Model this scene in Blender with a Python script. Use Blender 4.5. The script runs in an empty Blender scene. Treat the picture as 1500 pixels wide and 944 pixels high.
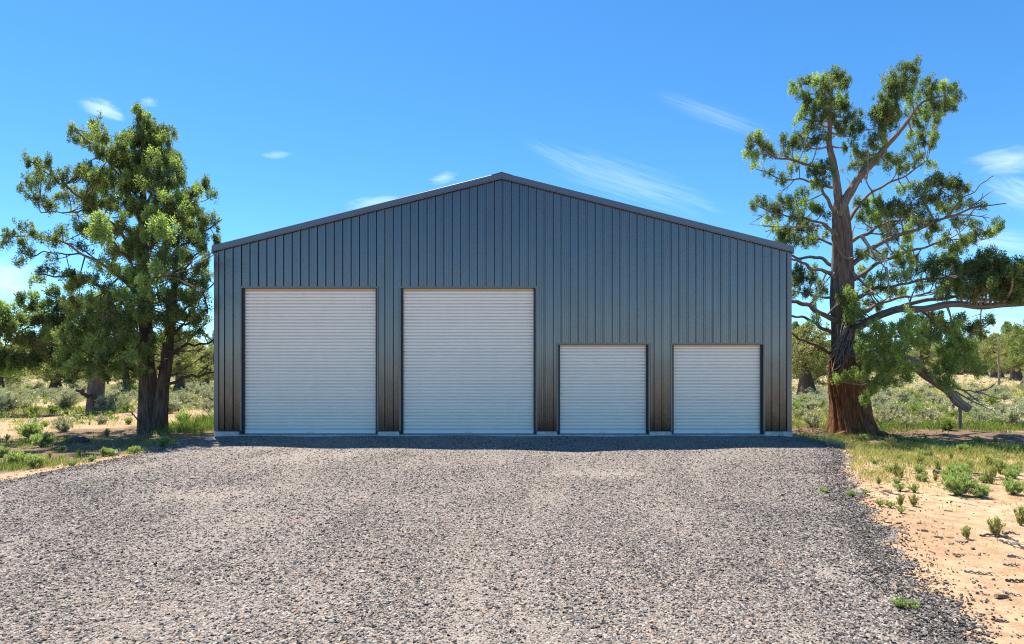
import bpy, math, random
import numpy as np
from mathutils import Vector
R = math.radians
rng = np.random.default_rng(7)
random.seed(7)
scn = bpy.context.scene
COL = scn.collection

CAMZ = 1.7; F = 850.0; CX = 750.0; HY = 545.0     # camera height; focal length, principal column and horizon in photo pixels
FY = 15.75                                        # distance of the gable wall
def P(px, py, d):
    return np.array(((px-CX)/F*d, d, CAMZ+(HY-py)/F*d))

# ------------------------------------------------------------------ node helpers
class NT:
    def __init__(s, name):
        s.m = bpy.data.materials.new(name); s.m.use_nodes = True
        s.t = s.m.node_tree; s.t.nodes.clear()
        s.out = s.t.nodes.new('ShaderNodeOutputMaterial')
    def n(s, typ, **kw):
        nd = s.t.nodes.new('ShaderNode'+typ)
        for k, v in kw.items():
            if k.startswith('i_'):
                key = k[2:].replace('_', ' ')
                nd.inputs[key].default_value = v
            else: setattr(nd, k, v)
        return nd
    def l(s, a, b): s.t.links.new(a, b)
    def math(s, op, a, b=None, c=None, clamp=False):
        nd = s.t.nodes.new('ShaderNodeMath'); nd.operation = op; nd.use_clamp = clamp
        for i, v in enumerate((a, b, c)):
            if v is None: continue
            if isinstance(v, (int, float)): nd.inputs[i].default_value = v
            else: s.l(v, nd.inputs[i])
        return nd.outputs[0]
    def mix(s, fac, a, b, mode='MIX'):
        nd = s.t.nodes.new('ShaderNodeMix'); nd.data_type = 'RGBA'; nd.blend_type = mode
        for i, v in ((0, fac), (6, a), (7, b)):
            if isinstance(v, (int, float)): nd.inputs[i].default_value = v
            elif isinstance(v, tuple): nd.inputs[i].default_value = (*v[:3], 1)
            else: s.l(v, nd.inputs[i])
        return nd.outputs[2]
    def ramp(s, fac, stops, interp='LINEAR'):
        nd = s.t.nodes.new('ShaderNodeValToRGB'); cr = nd.color_ramp; cr.interpolation = interp
        while len(cr.elements) < len(stops): cr.elements.new(0.5)
        for e, (p, c) in zip(cr.elements, stops):
            e.position = p; e.color = (*c, 1) if len(c) == 3 else c
        s.l(fac, nd.inputs[0]); return nd.outputs[0]
    def noise(s, vec, scale, detail=3, rough=.55, dist=0.):
        nd = s.n('TexNoise'); nd.inputs['Scale'].default_value = scale
        nd.inputs['Detail'].default_value = detail; nd.inputs['Roughness'].default_value = rough
        nd.inputs['Distortion'].default_value = dist
        if vec is not None: s.l(vec, nd.inputs['Vector'])
        return nd.outputs[0]
    def vmul(s, vec, v):
        nd = s.n('VectorMath', operation='MULTIPLY'); s.l(vec, nd.inputs[0]); nd.inputs[1].default_value = v
        return nd.outputs[0]
    def bump(s, h, strength, dist, normal=None):
        nd = s.n('Bump'); nd.inputs['Strength'].default_value = strength; nd.inputs['Distance'].default_value = dist
        s.l(h, nd.inputs['Height'])
        if normal is not None: s.l(normal, nd.inputs['Normal'])
        return nd.outputs[0]
    def pbsdf(s, col, rough=.6, metal=0., spec=.5, normal=None):
        b = s.n('BsdfPrincipled')
        for key, v in (('Base Color', col), ('Roughness', rough), ('Metallic', metal), ('Specular IOR Level', spec)):
            if isinstance(v, tuple): b.inputs[key].default_value = (*v[:3], 1)
            elif isinstance(v, (int, float)): b.inputs[key].default_value = v
            else: s.l(v, b.inputs[key])
        if normal is not None: s.l(normal, b.inputs['Normal'])
        return b.outputs[0]
    def done(s, sh): s.l(sh, s.out.inputs[0]); return s.m
    def obj(s): return s.n('TexCoord').outputs['Object']
    def attr(s, name): return s.n('Attribute', attribute_name=name)

def geo_pos(k): return k.n('NewGeometry').outputs['Position']

# ------------------------------------------------------------------ materials
def m_sheet_metal():
    k = NT('dark_sheet_metal'); p = geo_pos(k)
    w = k.noise(k.vmul(p, (3.2, 3.2, .25)), 1.0, 2)
    w2 = k.noise(p, 1.4, 3)
    col = k.mix(k.noise(k.vmul(p, (9, 9, .5)), 1., 3), (.150, .148, .150), (.195, .193, .196))
    dust = k.ramp(k.n('SeparateXYZ').outputs[2], [(0, (0, 0, 0)), (1, (1, 1, 1))])
    sx = k.n('SeparateXYZ'); k.l(p, sx.inputs[0])
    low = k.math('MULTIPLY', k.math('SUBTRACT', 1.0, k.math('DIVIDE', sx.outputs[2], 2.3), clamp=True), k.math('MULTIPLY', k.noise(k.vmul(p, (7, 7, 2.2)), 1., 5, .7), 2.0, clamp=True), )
    col = k.mix(low, col, (.062, .045, .038))  # browner towards the base: ground reflection painted into the panel colour
    rough = k.math('ADD', .20, k.math('MULTIPLY', w2, .12))
    b1 = k.bump(w, .4, .02)
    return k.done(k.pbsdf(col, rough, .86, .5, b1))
def m_paint(name, c, rough=.45, metal=0., var=.06, scale=3):
    k = NT(name); p = geo_pos(k)
    n = k.noise(p, scale, 4)
    col = k.mix(n, tuple(x*(1-var) for x in c), tuple(min(1, x*(1+var)) for x in c))
    return k.done(k.pbsdf(col, rough, metal, .5))
def m_door():
    k = NT('white_roll_door'); p = geo_pos(k)
    sx = k.n('SeparateXYZ'); k.l(p, sx.inputs[0])
    n = k.noise(k.vmul(p, (.6, .6, 2.5)), 1., 3)
    col = k.mix(n, (.915, .84, .735), (.94, .875, .785))
    grime = k.noise(k.vmul(p, (5, 5, .6)), 1., 4)
    g2 = k.math('MULTIPLY', k.ramp(grime, [(.45, (0, 0, 0)), (.75, (1, 1, 1))]), .12)
    col = k.mix(g2, col, (.55, .50, .44))
    return k.done(k.pbsdf(col, .42, 0., .5))
def m_concrete():
    k = NT('concrete'); p = geo_pos(k)
    n = k.noise(p, 6, 6, .65); n2 = k.noise(p, 60, 3)
    col = k.ramp(n, [(.3, (.42, .40, .36)), (.55, (.58, .56, .52)), (.8, (.68, .66, .62))])
    return k.done(k.pbsdf(col, .9, 0, .2, k.bump(n2, .4, .01)))
def m_gravel():
    k = NT('gravel'); p = geo_pos(k)
    v = k.n('TexVoronoi', feature='F1'); v.inputs['Scale'].default_value = 62; k.l(p, v.inputs['Vector'])
    sc = k.n('SeparateColor'); k.l(v.outputs['Color'], sc.inputs[0])
    st = k.ramp(sc.outputs[0], [(0, (0.043, 0.040, 0.038)), (.16, (0.095, 0.086, 0.082)), (.40, (0.185, 0.163, 0.146)), (.65, (0.267, 0.236, 0.209)), (.84, (0.327, 0.280, 0.241)), (.93, (0.387, 0.370, 0.353)), (1, (0.533, 0.516, 0.490))])
    warm = k.mix(k.math('GREATER_THAN', sc.outputs[1], .91), st, (.36, .22, .14))
    dust = k.attr('dust').outputs['Fac']
    dust = k.math('MULTIPLY', k.math('ADD', dust, k.math('MULTIPLY', k.math('SUBTRACT', k.noise(p, 9, 4, .7), .5), .5), clamp=True), .9)
    fine = k.noise(p, 130, 2)
    dcol = k.mix(fine, (.22, .183, .155), (.40, .35, .305))
    col = k.mix(dust, warm, dcol)
    h = k.math('MULTIPLY', v.outputs['Distance'], -1.)
    bstr = k.bump(h, .9, .022)
    b2 = k.bump(k.noise(p, 5, 3), .25, .05, bstr)
    return k.done(k.pbsdf(col, .85, 0, .25, b2))
def m_stone():
    k = NT('crushed_stone'); a = k.attr('var').outputs['Fac']
    st = k.ramp(a, [(0, (0.029, 0.026, 0.024)), (.18, (0.069, 0.062, 0.057)), (.38, (0.172, 0.153, 0.138)), (.62, (0.275, 0.243, 0.215)), (.80, (0.335, 0.288, 0.245)), (.89, (0.361, 0.241, 0.163)), (.92, (0.430, 0.404, 0.378)), (1, (0.516, 0.490, 0.456))])
    n = k.noise(geo_pos(k), 160, 2)
    col = k.mix(.35, st, k.mix(n, (0, 0, 0), (.55, .52, .5)), 'OVERLAY')
    return k.done(k.pbsdf(col, .75, 0, .35))
def m_sand(tree_spots):
    k = NT('sandy_soil'); p = geo_pos(k)
    n1 = k.noise(p, .55, 5, .6); n2 = k.noise(p, 7, 5, .65); n3 = k.noise(p, 60, 3, .6)
    base = k.ramp(n1, [(.3, (.30, .20, .12)), (.5, (.41, .285, .175)), (.7, (.49, .355, .23))])
    c = k.mix(k.ramp(n2, [(.38, (1, 1, 1)), (.6, (0, 0, 0))]), base, (.27, .165, .095))
    c = k.mix(k.math('MULTIPLY', k.ramp(n3, [(.52, (0, 0, 0)), (.68, (1, 1, 1))]), .7), c, (.50, .37, .24))
    vz = k.n('TexVoronoi'); vz.inputs['Scale'].default_value = 24; k.l(p, vz.inputs['Vector'])
    peb = k.math('MULTIPLY', k.math('LESS_THAN', vz.outputs['Distance'], .22), k.math('GREATER_THAN', k.noise(p, 3.1, 3), .55))
    c = k.mix(k.math('MULTIPLY', peb, .7), c, (.13, .10, .075))
    # needle litter lying round the trunks
    tot = None
    for (x, y, r) in tree_spots:
        vd = k.n('VectorMath', operation='DISTANCE'); k.l(p, vd.inputs[0]); vd.inputs[1].default_value = (x, y, 0)
        f = k.math('SUBTRACT', 1., k.math('DIVIDE', vd.outputs['Value'], r), clamp=True)
        tot = f if tot is None else k.math('MAXIMUM', tot, f)
    lit = k.ramp(k.math('ADD', k.math('MULTIPLY', tot, 1.3), k.math('MULTIPLY', k.noise(p, 2.2, 5, .7), .9)), [(.72, (0, 0, 0)), (.98, (1, 1, 1))])
    lc = k.mix(k.noise(p, 40, 4, .7), (.06, .038, .025), (.19, .125, .085))
    c = k.mix(k.math('MULTIPLY', lit, .85), c, lc)
    # far field: dry grass tint in the soil's cover
    far = k.noise(p, .16, 4, .6)
    sy = k.n('SeparateXYZ'); k.l(p, sy.inputs[0])
    ff = k.math('MULTIPLY', k.ramp(k.math('DIVIDE', sy.outputs[1], 60.), [(.30, (0, 0, 0)), (.6, (1, 1, 1))]), k.ramp(far, [(.40, (0, 0, 0)), (.56, (1, 1, 1))]))
    c = k.mix(k.math('MULTIPLY', ff, .55), c, (.30, .27, .12))
    b = k.bump(n2, .55, .05); b = k.bump(n3, .4, .01, b)
    return k.done(k.pbsdf(c, .95, 0, .15, b))
def m_bark(name, cols, low=None, lowz=(1.2, 3.2)):
    k = NT(name); uv = k.n('UVMap', uv_map='UVMap').outputs[0]; p = geo_pos(k)
    n = k.noise(k.vmul(uv, (26, 2.2, 1)), 1., 5, .65, .4); n2 = k.noise(k.vmul(uv, (70, 5, 1)), 1., 3, .6)
    c = k.ramp(n, [(.28, cols[0]), (.5, cols[1]), (.72, cols[2])])
    if low:
        c2 = k.ramp(n, [(.28, low[0]), (.5, low[1]), (.72, low[2])])
        sx = k.n('SeparateXYZ'); k.l(p, sx.inputs[0])
        z = k.math('ADD', sx.outputs[2], k.math('MULTIPLY', k.math('SUBTRACT', k.noise(p, 2.2, 4), .5), 2.4))
        mr = k.n('MapRange'); k.l(z, mr.inputs[0]); mr.inputs[1].default_value = lowz[0]; mr.inputs[2].default_value = lowz[1]
        c = k.mix(mr.outputs[0], c2, c)
        red = k.ramp(k.noise(k.vmul(uv, (9, .8, 1)), 1., 3), [(.56, (0, 0, 0)), (.66, (1, 1, 1))])
        c = k.mix(k.math('MULTIPLY', red, .55), c, low[1])
    h = k.math('ADD', n, k.math('MULTIPLY', n2, .4))
    return k.done(k.pbsdf(c, .9, 0, .15, k.bump(h, .9, .05)))
def m_leaf(name, c0, c1, c2, trans=.35, tmul=(1.5, 1.7, .7)):
    k = NT(name); a = k.attr('var').outputs['Fac']
    col = k.ramp(a, [(0, c0), (.5, c1), (1, c2)])
    b = k.pbsdf(col, .62, 0, .25)
    tr = k.n('BsdfTranslucent')
    tc = k.mix(1., col, tmul, 'MULTIPLY'); k.l(tc, tr.inputs[0])
    mx = k.n('MixShader'); mx.inputs[0].default_value = trans
    k.l(b, mx.inputs[1]); k.l(tr.outputs[0], mx.inputs[2])
    return k.done(mx.outputs[0])
def m_flat(name, c, rough=.8):
    k = NT(name); n = k.noise(geo_pos(k), 22, 4, .65)
    col = k.mix(n, tuple(x*.65 for x in c), tuple(min(1, x*1.35) for x in c))
    return k.done(k.pbsdf(col, rough, 0, .25, k.bump(n, .4, .01)))

# ------------------------------------------------------------------ mesh helpers
def mesh_np(name, V, Fq, mat, parent=None, var=None, uv=None, matidx=None, smooth=False, loc=None):
    """V (n,3); Fq (m,k) all faces with k corners, or a list of such arrays"""
    V = np.asarray(V, dtype=np.float32)
    if not isinstance(Fq, list): Fq = [Fq]
    Fq = [np.asarray(f, dtype=np.int32) for f in Fq if len(f)]
    if loc is not None: V = V - np.asarray(loc, dtype=np.float32)
    me = bpy.data.meshes.new(name)
    loops = np.concatenate([f.ravel() for f in Fq])
    tot = np.concatenate([np.full(len(f), f.shape[1], dtype=np.int32) for f in Fq])
    start = np.concatenate([[0], np.cumsum(tot)[:-1]]).astype(np.int32)
    me.vertices.add(len(V)); me.vertices.foreach_set('co', V.ravel())
    me.loops.add(len(loops)); me.loops.foreach_set('vertex_index', loops)
    me.polygons.add(len(tot)); me.polygons.foreach_set('loop_start', start)
    try: me.polygons.foreach_set('loop_total', tot)
    except Exception: pass
    if matidx is not None: me.polygons.foreach_set('material_index', np.asarray(matidx, dtype=np.int32))
    me.polygons.foreach_set('use_smooth', np.full(len(tot), smooth, dtype=bool))
    if uv is not None:
        l = me.uv_layers.new(name='UVMap'); l.data.foreach_set('uv', np.asarray(uv, dtype=np.float32)[loops].ravel())
    if var is not None:
        at = me.attributes.new('var', 'FLOAT', 'FACE'); at.data.foreach_set('value', np.asarray(var, dtype=np.float32))
    me.update(calc_edges=True)
    for m in (mat if isinstance(mat, (list, tuple)) else [mat]): me.materials.append(m)
    o = bpy.data.objects.new(name, me); COL.objects.link(o)
    if parent is not None: o.parent = parent
    elif loc is not None: o.location = loc
    return o
class MB:
    def __init__(s): s.v = []; s.f = []; s.uv = []; s.n = 0
    def add(s, V, Fc, uv=None):
        V = np.asarray(V, dtype=float); s.v.append(V)
        s.f.append(np.asarray(Fc, dtype=int)+s.n); s.uv.append(uv if uv is not None else np.zeros((len(V), 2))); s.n += len(V)
    def box(s, x0, x1, y0, y1, z0, z1):
        V = [(x, y, z) for z in (z0, z1) for (x, y) in ((x0, y0), (x1, y0), (x1, y1), (x0, y1))]
        s.add(V, [(0, 3, 2, 1), (4, 5, 6, 7), (0, 1, 5, 4), (1, 2, 6, 5), (2, 3, 7, 6), (3, 0, 4, 7)])
    def tube(s, pts, rad, seg=8, ridge=0., twist=0., flare=None, cap=True, seed=0):
        V, Q, U = tube(pts, rad, seg, ridge, twist, flare, seed)
        s.add(V, Q, U)
        if cap:
            c = np.array(pts[-1]); n = seg
            base = len(V)-n
            VV = np.vstack([V[base:], c+(c-np.array(pts[-2]))*.05*0+np.zeros(3)])
            q = [(i, (i+1) % n, n, n) for i in range(n)]
            s.tri = getattr(s, 'tri', []); 
            tri = [(i, (i+1) % n, n) for i in range(n)]
            s.v.append(VV); s.uv.append(np.vstack([U[base:], U[base:base+1]])); s.tri.append(np.array(tri)+s.n); s.n += len(VV)
    def build(s, name, mat, parent=None, smooth=False, loc=None):
        fs = {}
        for f in s.f: fs.setdefault(f.shape[1], []).append(f)
        for t in getattr(s, 'tri', []): fs.setdefault(3, []).append(t)
        return mesh_np(name, np.vstack(s.v), [np.vstack(x) for x in fs.values()], mat, parent, uv=np.vstack(s.uv), smooth=smooth, loc=loc)
def catmull(pts, n):
    pts = np.asarray(pts, float)
    if len(pts) == 2: 
        t = np.linspace(0, 1, n)[:, None]; return pts[0]*(1-t)+pts[1]*t
    Pp = np.vstack([2*pts[0]-pts[1], pts, 2*pts[-1]-pts[-2]])
    out = []; m = len(pts)-1
    for t in np.linspace(0, m-1e-6, n):
        i = int(t); u = t-i
        a, b, c, d = Pp[i], Pp[i+1], Pp[i+2], Pp[i+3]
        out.append(.5*((2*b)+(-a+c)*u+(2*a-5*b+4*c-d)*u*u+(-a+3*b-3*c+d)*u**3))
    return np.array(out)
def tube(pts, rad, seg=8, ridge=0., twist=0., flare=None, seed=0):
    pts = np.asarray(pts, float); rad = np.asarray(rad, float); n = len(pts)
    T = np.gradient(pts, axis=0); T /= np.linalg.norm(T, axis=1)[:, None]+1e-9
    ref = np.array((0, 0, 1.)) if abs(T[0][2]) < .8 else np.array((0, 1., 0))
    N = np.cross(T[0], ref); N /= np.linalg.norm(N)
    th = np.arange(seg)*2*np.pi/seg
    L = np.concatenate([[0], np.cumsum(np.linalg.norm(np.diff(pts, axis=0), axis=1))])
    rg = np.random.default_rng(seed+11); ph = rg.uniform(0, 6.28, 8); fr = np.array([3, 5, 8, 13, 17, 7, 27, 39])
    V = []; U = []
    for i in range(n):
        N = N-T[i]*np.dot(N, T[i]); N /= np.linalg.norm(N)+1e-9
        B = np.cross(T[i], N)
        r = np.full(seg, rad[i])
        if ridge:
            tw = th+twist*L[i]
            w = sum(np.sin(fr[j]*tw+ph[j]+.6*math.sin(L[i]*1.3+j))*a for j, a in zip(range(8), (.28, .3, .26, .3, .25, .2, .17 if seg > 90 else 0, .14 if seg > 90 else 0)))
            r = r*(1+ridge*w)
        if flare:
            k = math.exp(-L[i]/flare[0]); r = r*(1+k*flare[1]*(1+.55*np.sin(5*th+ph[0])+.4*np.sin(9*th+ph[1])))
        V.append(pts[i]+np.outer(np.cos(th)*r, N)+np.outer(np.sin(th)*r, B))
        U.append(np.stack([th/(2*np.pi)*max(rad[0], .04)*6.28, np.full(seg, L[i])], 1))
    V = np.vstack(V); U = np.vstack(U); Q = []
    i = np.arange(n-1)[:, None]*seg; j = np.arange(seg)[None, :]; j2 = (j+1) % seg
    Q = np.stack([i+j, i+j2, i+seg+j2, i+seg+j], -1).reshape(-1, 4)
    return V, Q, U

def tag(o, label=None, cat=None, group=None, kind=None):
    for k_, v in (('label', label), ('category', cat), ('group', group), ('kind', kind)):
        if v: o[k_] = v
    return o
def empty(name, loc, label=None, cat=None, group=None, rz=0):
    o = bpy.data.objects.new(name, None); COL.objects.link(o); o.location = loc; o.rotation_euler.z = rz
    o.empty_display_size = .3
    return tag(o, label, cat, group)
def copy_tree(o, loc, rz=0., sc=1., label=None, group=None):
    c = o.copy(); COL.objects.link(c); c.location = loc; c.rotation_euler.z = rz
    c.scale = (sc, sc, sc) if not isinstance(sc, tuple) else sc
    if label: c['label'] = label
    if group: c['group'] = group
    for ch in list(o.children):
        d = ch.copy(); COL.objects.link(d); d.parent = c
    return c

# ------------------------------------------------------------------ terrain
def sstep(a, b, x):
    t = np.clip((x-a)/(b-a), 0, 1); return t*t*(3-2*t)
def terrain(x, y):
    x = np.asarray(x, float); y = np.asarray(y, float)
    z = -.068+0*x
    z = z - .27*sstep(7.3, 9.8, x)*sstep(9, 14, y)                    # the natural ground falls off right of the pad
    z = z - .05*sstep(-8.3, -9.5, x)
    out = np.maximum(sstep(8., 11., x), sstep(-8.3, -10.5, x))
    z = z + out*(.05*np.sin(x*.9+.3)*np.sin(y*.7)+.03*np.sin(x*2.1+y*1.7))
    z = z + 1.7*sstep(38, 95, y)*sstep(8, 45, x) + .9*sstep(45, 100, y)*sstep(-5, -40, x)
    z = z - .25*sstep(30, 200, np.hypot(x, y))*0
    return z
# gravel edge right of the pad: X of the edge for each Y
EY = [-30, 0, 2.5, 3.6, 4.45, 5.67, 7.4, 9.0, 10, 12, 13.4, 14.6, 15.6, 17]
EX = [1.2, 2.2, 2.7, 3.0, 3.4, 3.75, 4.6, 5.3, 5.75, 6.9, 7.6, 8.0, 7.9, 7.6]
def edge_r(y): return np.interp(y, EY, EX)
def edge_l(y): return -8.1-.12*np.sin(np.asarray(y)*.9)-.35*sstep(12, 8, y)*0
def in_pad(x, y):
    n = .10*np.sin(x*3.1+y*5.3)+.10*np.sin(y*9.7-x*4.1)
    return (x < edge_r(y)+n) & (x > edge_l(y)+n*.5) & (y < FY+.02)

# ------------------------------------------------------------------ trees: positions used by the soil too
T1 = (-10.75, 17.4); T2 = (-18.65, 26.0); T3 = (11.36, 19.5)
M_metal = m_sheet_metal()
M_trim = m_paint('dark_trim_paint', (.15, .155, .165), .34, .6)
M_jamb = m_paint('black_jamb', (.03, .03, .032), .5)
M_door = m_door()
M_seam = m_paint('panel_seam_grime', (.022, .024, .028), .7)  # rib shadow lines, painted as a dark colour on the notch faces
M_groove = m_paint('door_groove_grime', (.76, .73, .67), .6, 0, .12)  # slat grooves coloured darker to stand for their shadow
M_bar = m_paint('door_bottom_bar', (.78, .79, .80), .35)
M_rubber = m_paint('black_rubber', (.02, .02, .02), .7)
M_tan = m_paint('tan_header_board', (.62, .45, .27), .7)
M_screw = m_paint('screw_head', (.05, .055, .06), .35, .5)
M_conc = m_concrete()
M_gravel = m_gravel(); M_stone = m_stone()
M_sand = m_sand([(T1[0], T1[1]-1., 4.6), (T2[0], T2[1], 4), (T3[0]+.5, T3[1]-1, 4.6), (T3[0]+4.2, T3[1]-2.2, 4.2), (-10.6, 12.2, 3.2)])
M_bark_old = m_bark('old_juniper_bark', [(.07, .052, .042), (.21, .165, .135), (.40, .345, .30)],
                    low=[(.045, .022, .014), (.19, .088, .046), (.46, .25, .14)], lowz=(1.9, 3.3))
M_bark = m_bark('juniper_bark', [(.035, .026, .022), (.115, .085, .068), (.25, .20, .165)])
M_bark_pale = m_bark('pale_juniper_bark', [(.07, .05, .04), (.19, .145, .115), (.36, .29, .23)])
M_dead = m_bark('dead_wood', [(.10, .08, .065), (.27, .23, .195), (.48, .43, .38)])
M_bleach = m_bark('bleached_wood', [(.25, .22, .19), (.5, .46, .42), (.75, .72, .68)])
M_jun = m_leaf('juniper_leaf', (.075, .108, .042), (.150, .195, .080), (.28, .32, .135), .54, (1.35, 1.5, .75))
M_junb = m_leaf('juniper_leaf_fresh', (.16, .225, .085), (.29, .375, .14), (.44, .50, .21), .55, (1.35, 1.5, .75))  # brighter leaf copy; front clumps wear it for a painted sunlit look
M_junfar = m_leaf('juniper_leaf_olive', (.15, .165, .075), (.27, .28, .12), (.42, .41, .20), .45, (1.3, 1.4, .75))
M_sage = m_leaf('sagebrush_leaf', (.23, .25, .15), (.40, .42, .27), (.58, .58, .40), .3, (1.2, 1.25, .9))
M_rabbit = m_leaf('rabbitbrush_leaf', (.10, .16, .04), (.20, .27, .07), (.36, .38, .10), .35)
M_weed = m_leaf('weed_leaf', (.18, .24, .10), (.30, .37, .17), (.46, .50, .27), .45)
M_grass = m_leaf('grass_blade', (.12, .20, .05), (.31, .34, .11), (.62, .52, .27), .4, (1.3, 1.4, .7))
M_stem = m_flat('shrub_stem', (.16, .12, .09))
M_lava = m_flat('dark_lava_rock', (.10, .075, .065))
M_tanrock = m_flat('tan_rock', (.45, .36, .28))
M_litter = m_flat('dry_litter', (.20, .13, .085))
M_road = m_flat('road_gravel', (.30, .275, .26))
M_rust = m_flat('rusty_steel', (.20, .09, .04))
M_galv = m_paint('galvanised_pipe', (.42, .43, .44), .35, .8)

# ------------------------------------------------------------------ ground
def grid_axis(lo, hi, fine_lo, fine_hi, step, grow=1.25):
    a = list(np.arange(fine_lo, fine_hi+1e-6, step)); s = step
    while a[-1] < hi: s *= grow; a.append(min(a[-1]+s, hi))
    s = step
    while a[0] > lo: s *= grow; a.insert(0, max(a[0]-s, lo))
    return np.array(a)
gx = grid_axis(-900, 900, -26, 26, .3); gy = grid_axis(-900, 900, -2, 44, .3)
X, Y = np.meshgrid(gx, gy)
Z = terrain(X, Y); Z -= .02*0
nx, ny = len(gx), len(gy)
idx = np.arange(nx*ny).reshape(ny, nx)
Q = np.stack([idx[:-1, :-1], idx[:-1, 1:], idx[1:, 1:], idx[1:, :-1]], -1).reshape(-1, 4)
g = mesh_np('ground', np.stack([X.ravel(), Y.ravel(), Z.ravel()], 1), Q, M_sand, smooth=True)
tag(g, kind='structure')

def vnoise(x, y, sd_=0):
    xi = np.floor(x).astype(int); yi = np.floor(y).astype(int); fx_ = x-xi; fy_ = y-yi
    fx_ = fx_*fx_*(3-2*fx_); fy_ = fy_*fy_*(3-2*fy_)
    h = lambda a, b: np.modf(np.abs(np.sin(a*127.1+b*311.7+sd_*74.7)*43758.5453))[0]
    return (h(xi, yi)*(1-fx_)+h(xi+1, yi)*fx_)*(1-fy_)+(h(xi, yi+1)*(1-fx_)+h(xi+1, yi+1)*fx_)*fy_
wx0 = lambda px: (px-CX)/F*FY
def dustf(x, y):
    x = np.asarray(x, float); y = np.asarray(y, float)
    u = x+1.2*np.sin(y*.22+.5)+.02*(y-9)**2*np.sign(-x)*.6
    a = .6*vnoise(u*1.9, y*.28, 1)+.4*vnoise(u*4.5, y*.7, 2)
    b = .6*vnoise(x*.6, y*.5, 3)+.4*vnoise(x*1.7, y*1.3, 4)
    d = np.clip((a*.75+b*.35-.48)/.3, 0, 1)*.5
    d = d+.35*sstep(7.5, 13, y)
    for xc_ in (wx0(453), wx0(686), wx0(883), wx0(1050)):
        for s_ in (-.85, .85):
            xt = xc_*(.55+.45*sstep(3, 15.7, y))+s_-.6*sstep(14, 5, y)+.12*np.sin(y*.8+xc_)
            d = d+(.38 if xc_ < 0 else .2)*np.exp(-((x-xt)/.17)**2)*(.5+.7*vnoise(x*2+xc_, y*.9, 5))
    right = sstep(.0, -2.6, x-edge_r(y))
    d = d*(.15+.85*right)
    for px_, py_, rx_, ry_ in ((1180, 925, .10, .38), (1215, 832, .16, .22), (1305, 925, .10, .2), (880, 690, 1.2, .5), (330, 720, 1.3, .5)):
        yy = F*CAMZ/(py_-HY); xx = (px_-CX)/F*yy
        d = np.maximum(d, .95*np.exp(-((x-xx)/rx_)**2-((y-yy)/ry_)**2))
    return np.clip(d, 0, 1)
# gravel pad: a sheet with a ragged edge
rows = np.concatenate([np.arange(-30, 2, 1.5), np.arange(2, FY, .07), [FY+.02]])
nc = 90; V = []
for i, y in enumerate(rows):
    jl = .05*math.sin(y*7.3)+.05*math.sin(y*17.1+1)+rng.normal(0, .018)
    jr = .09*math.sin(y*6.1)+.07*math.sin(y*15.3+2)+.10*math.sin(y*2.3)+rng.normal(0, .035)
    xl = float(edge_l(y))+jl-(2.5 if y < 2 else 0)*0; xr = float(edge_r(y))+jr
    xs = np.linspace(xl, xr, nc)
    e = np.minimum((xs-xl)/.5, (xr-xs)/.5).clip(0, 1)
    zb = terrain(xs, np.full(nc, y))
    zz = np.maximum(zb, -.068-.30*sstep(7.0, 8.3, xs)*sstep(12.5, 15.5, y)) + .004 + .026*e + e*(.010*np.sin(xs*2.3+y*1.1)+.008*np.sin(xs*.9-y*2.2))
    V.append(np.stack([xs, np.full(nc, y), zz], 1))
V = np.vstack(V); idx = np.arange(len(rows)*nc).reshape(len(rows), nc)
Q = np.stack([idx[:-1, :-1], idx[:-1, 1:], idx[1:, 1:], idx[1:, :-1]], -1).reshape(-1, 4)
gp = mesh_np('gravel_pad', V, Q, M_gravel, smooth=True)
at_ = gp.data.attributes.new('dust', 'FLOAT', 'POINT'); at_.data.foreach_set('value', dustf(V[:, 0], V[:, 1]).astype(np.float32)); tag(gp, kind='structure')
def pad_z(x, y): return terrain(x, y)+.028+.010*np.sin(x*2.3+y*1.1)+.008*np.sin(x*.9-y*2.2)

# loose crushed stone lying on the pad
def stones(pos, size, seedv):
    r = np.random.default_rng(seedv); n = len(pos)
    c = np.array([(x, y, z) for z in (-1, 1) for (x, y) in ((-1, -1), (1, -1), (1, 1), (-1, 1))], float)*.5
    v = c[None]*r.uniform(.55, 1.1, (n, 8, 1))+r.normal(0, .11, (n, 8, 3))
    v *= np.stack([r.uniform(.8, 1.45, n), r.uniform(.7, 1.1, n), r.uniform(.5, .85, n)], 1)[:, None]
    a = r.uniform(0, 6.28, n); b = r.normal(0, .45, n)
    ca, sa, cb, sb = np.cos(a), np.sin(a), np.cos(b), np.sin(b)
    x, y, z = v[..., 0], v[..., 1], v[..., 2]
    y2 = y*cb[:, None]-z*sb[:, None]; z2 = y*sb[:, None]+z*cb[:, None]
    v = np.stack([x*ca[:, None]-y2*sa[:, None], x*sa[:, None]+y2*ca[:, None], z2], -1)*size[:, None, None]
    v += pos[:, None]
    f = np.array([(0, 3, 2, 1), (4, 5, 6, 7), (0, 1, 5, 4), (1, 2, 6, 5), (2, 3, 7, 6), (3, 0, 4, 7)])
    Fq = (f[None]+np.arange(n)[:, None, None]*8).reshape(-1, 4)
    return v.reshape(-1, 3), Fq, np.repeat(r.random(n), 6)
N = 1200000
y = rng.uniform(2.2, 15.6, N); x = rng.uniform(-9.5, 8.5, N)
keep = (np.abs(x) < .95*y+.8)
dens = np.interp(y, [2, 5, 8, 11, 15.7], [1., 1., .62, .36, .22])
clumpy = .72+.28*np.sin(x*1.9+np.sin(y*.8)*2)*np.sin(y*1.3+x*.4)
keep &= rng.random(N) < dens*clumpy*(1-.62*dustf(x, y))
ex = rng.normal(0, .10, N); spill = (rng.random(N) < .10)*np.abs(rng.normal(0, .45, N))
keep &= (x < edge_r(y)+ex+spill) & (x > edge_l(y)-spill*.7-np.abs(ex)*.4)
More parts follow.
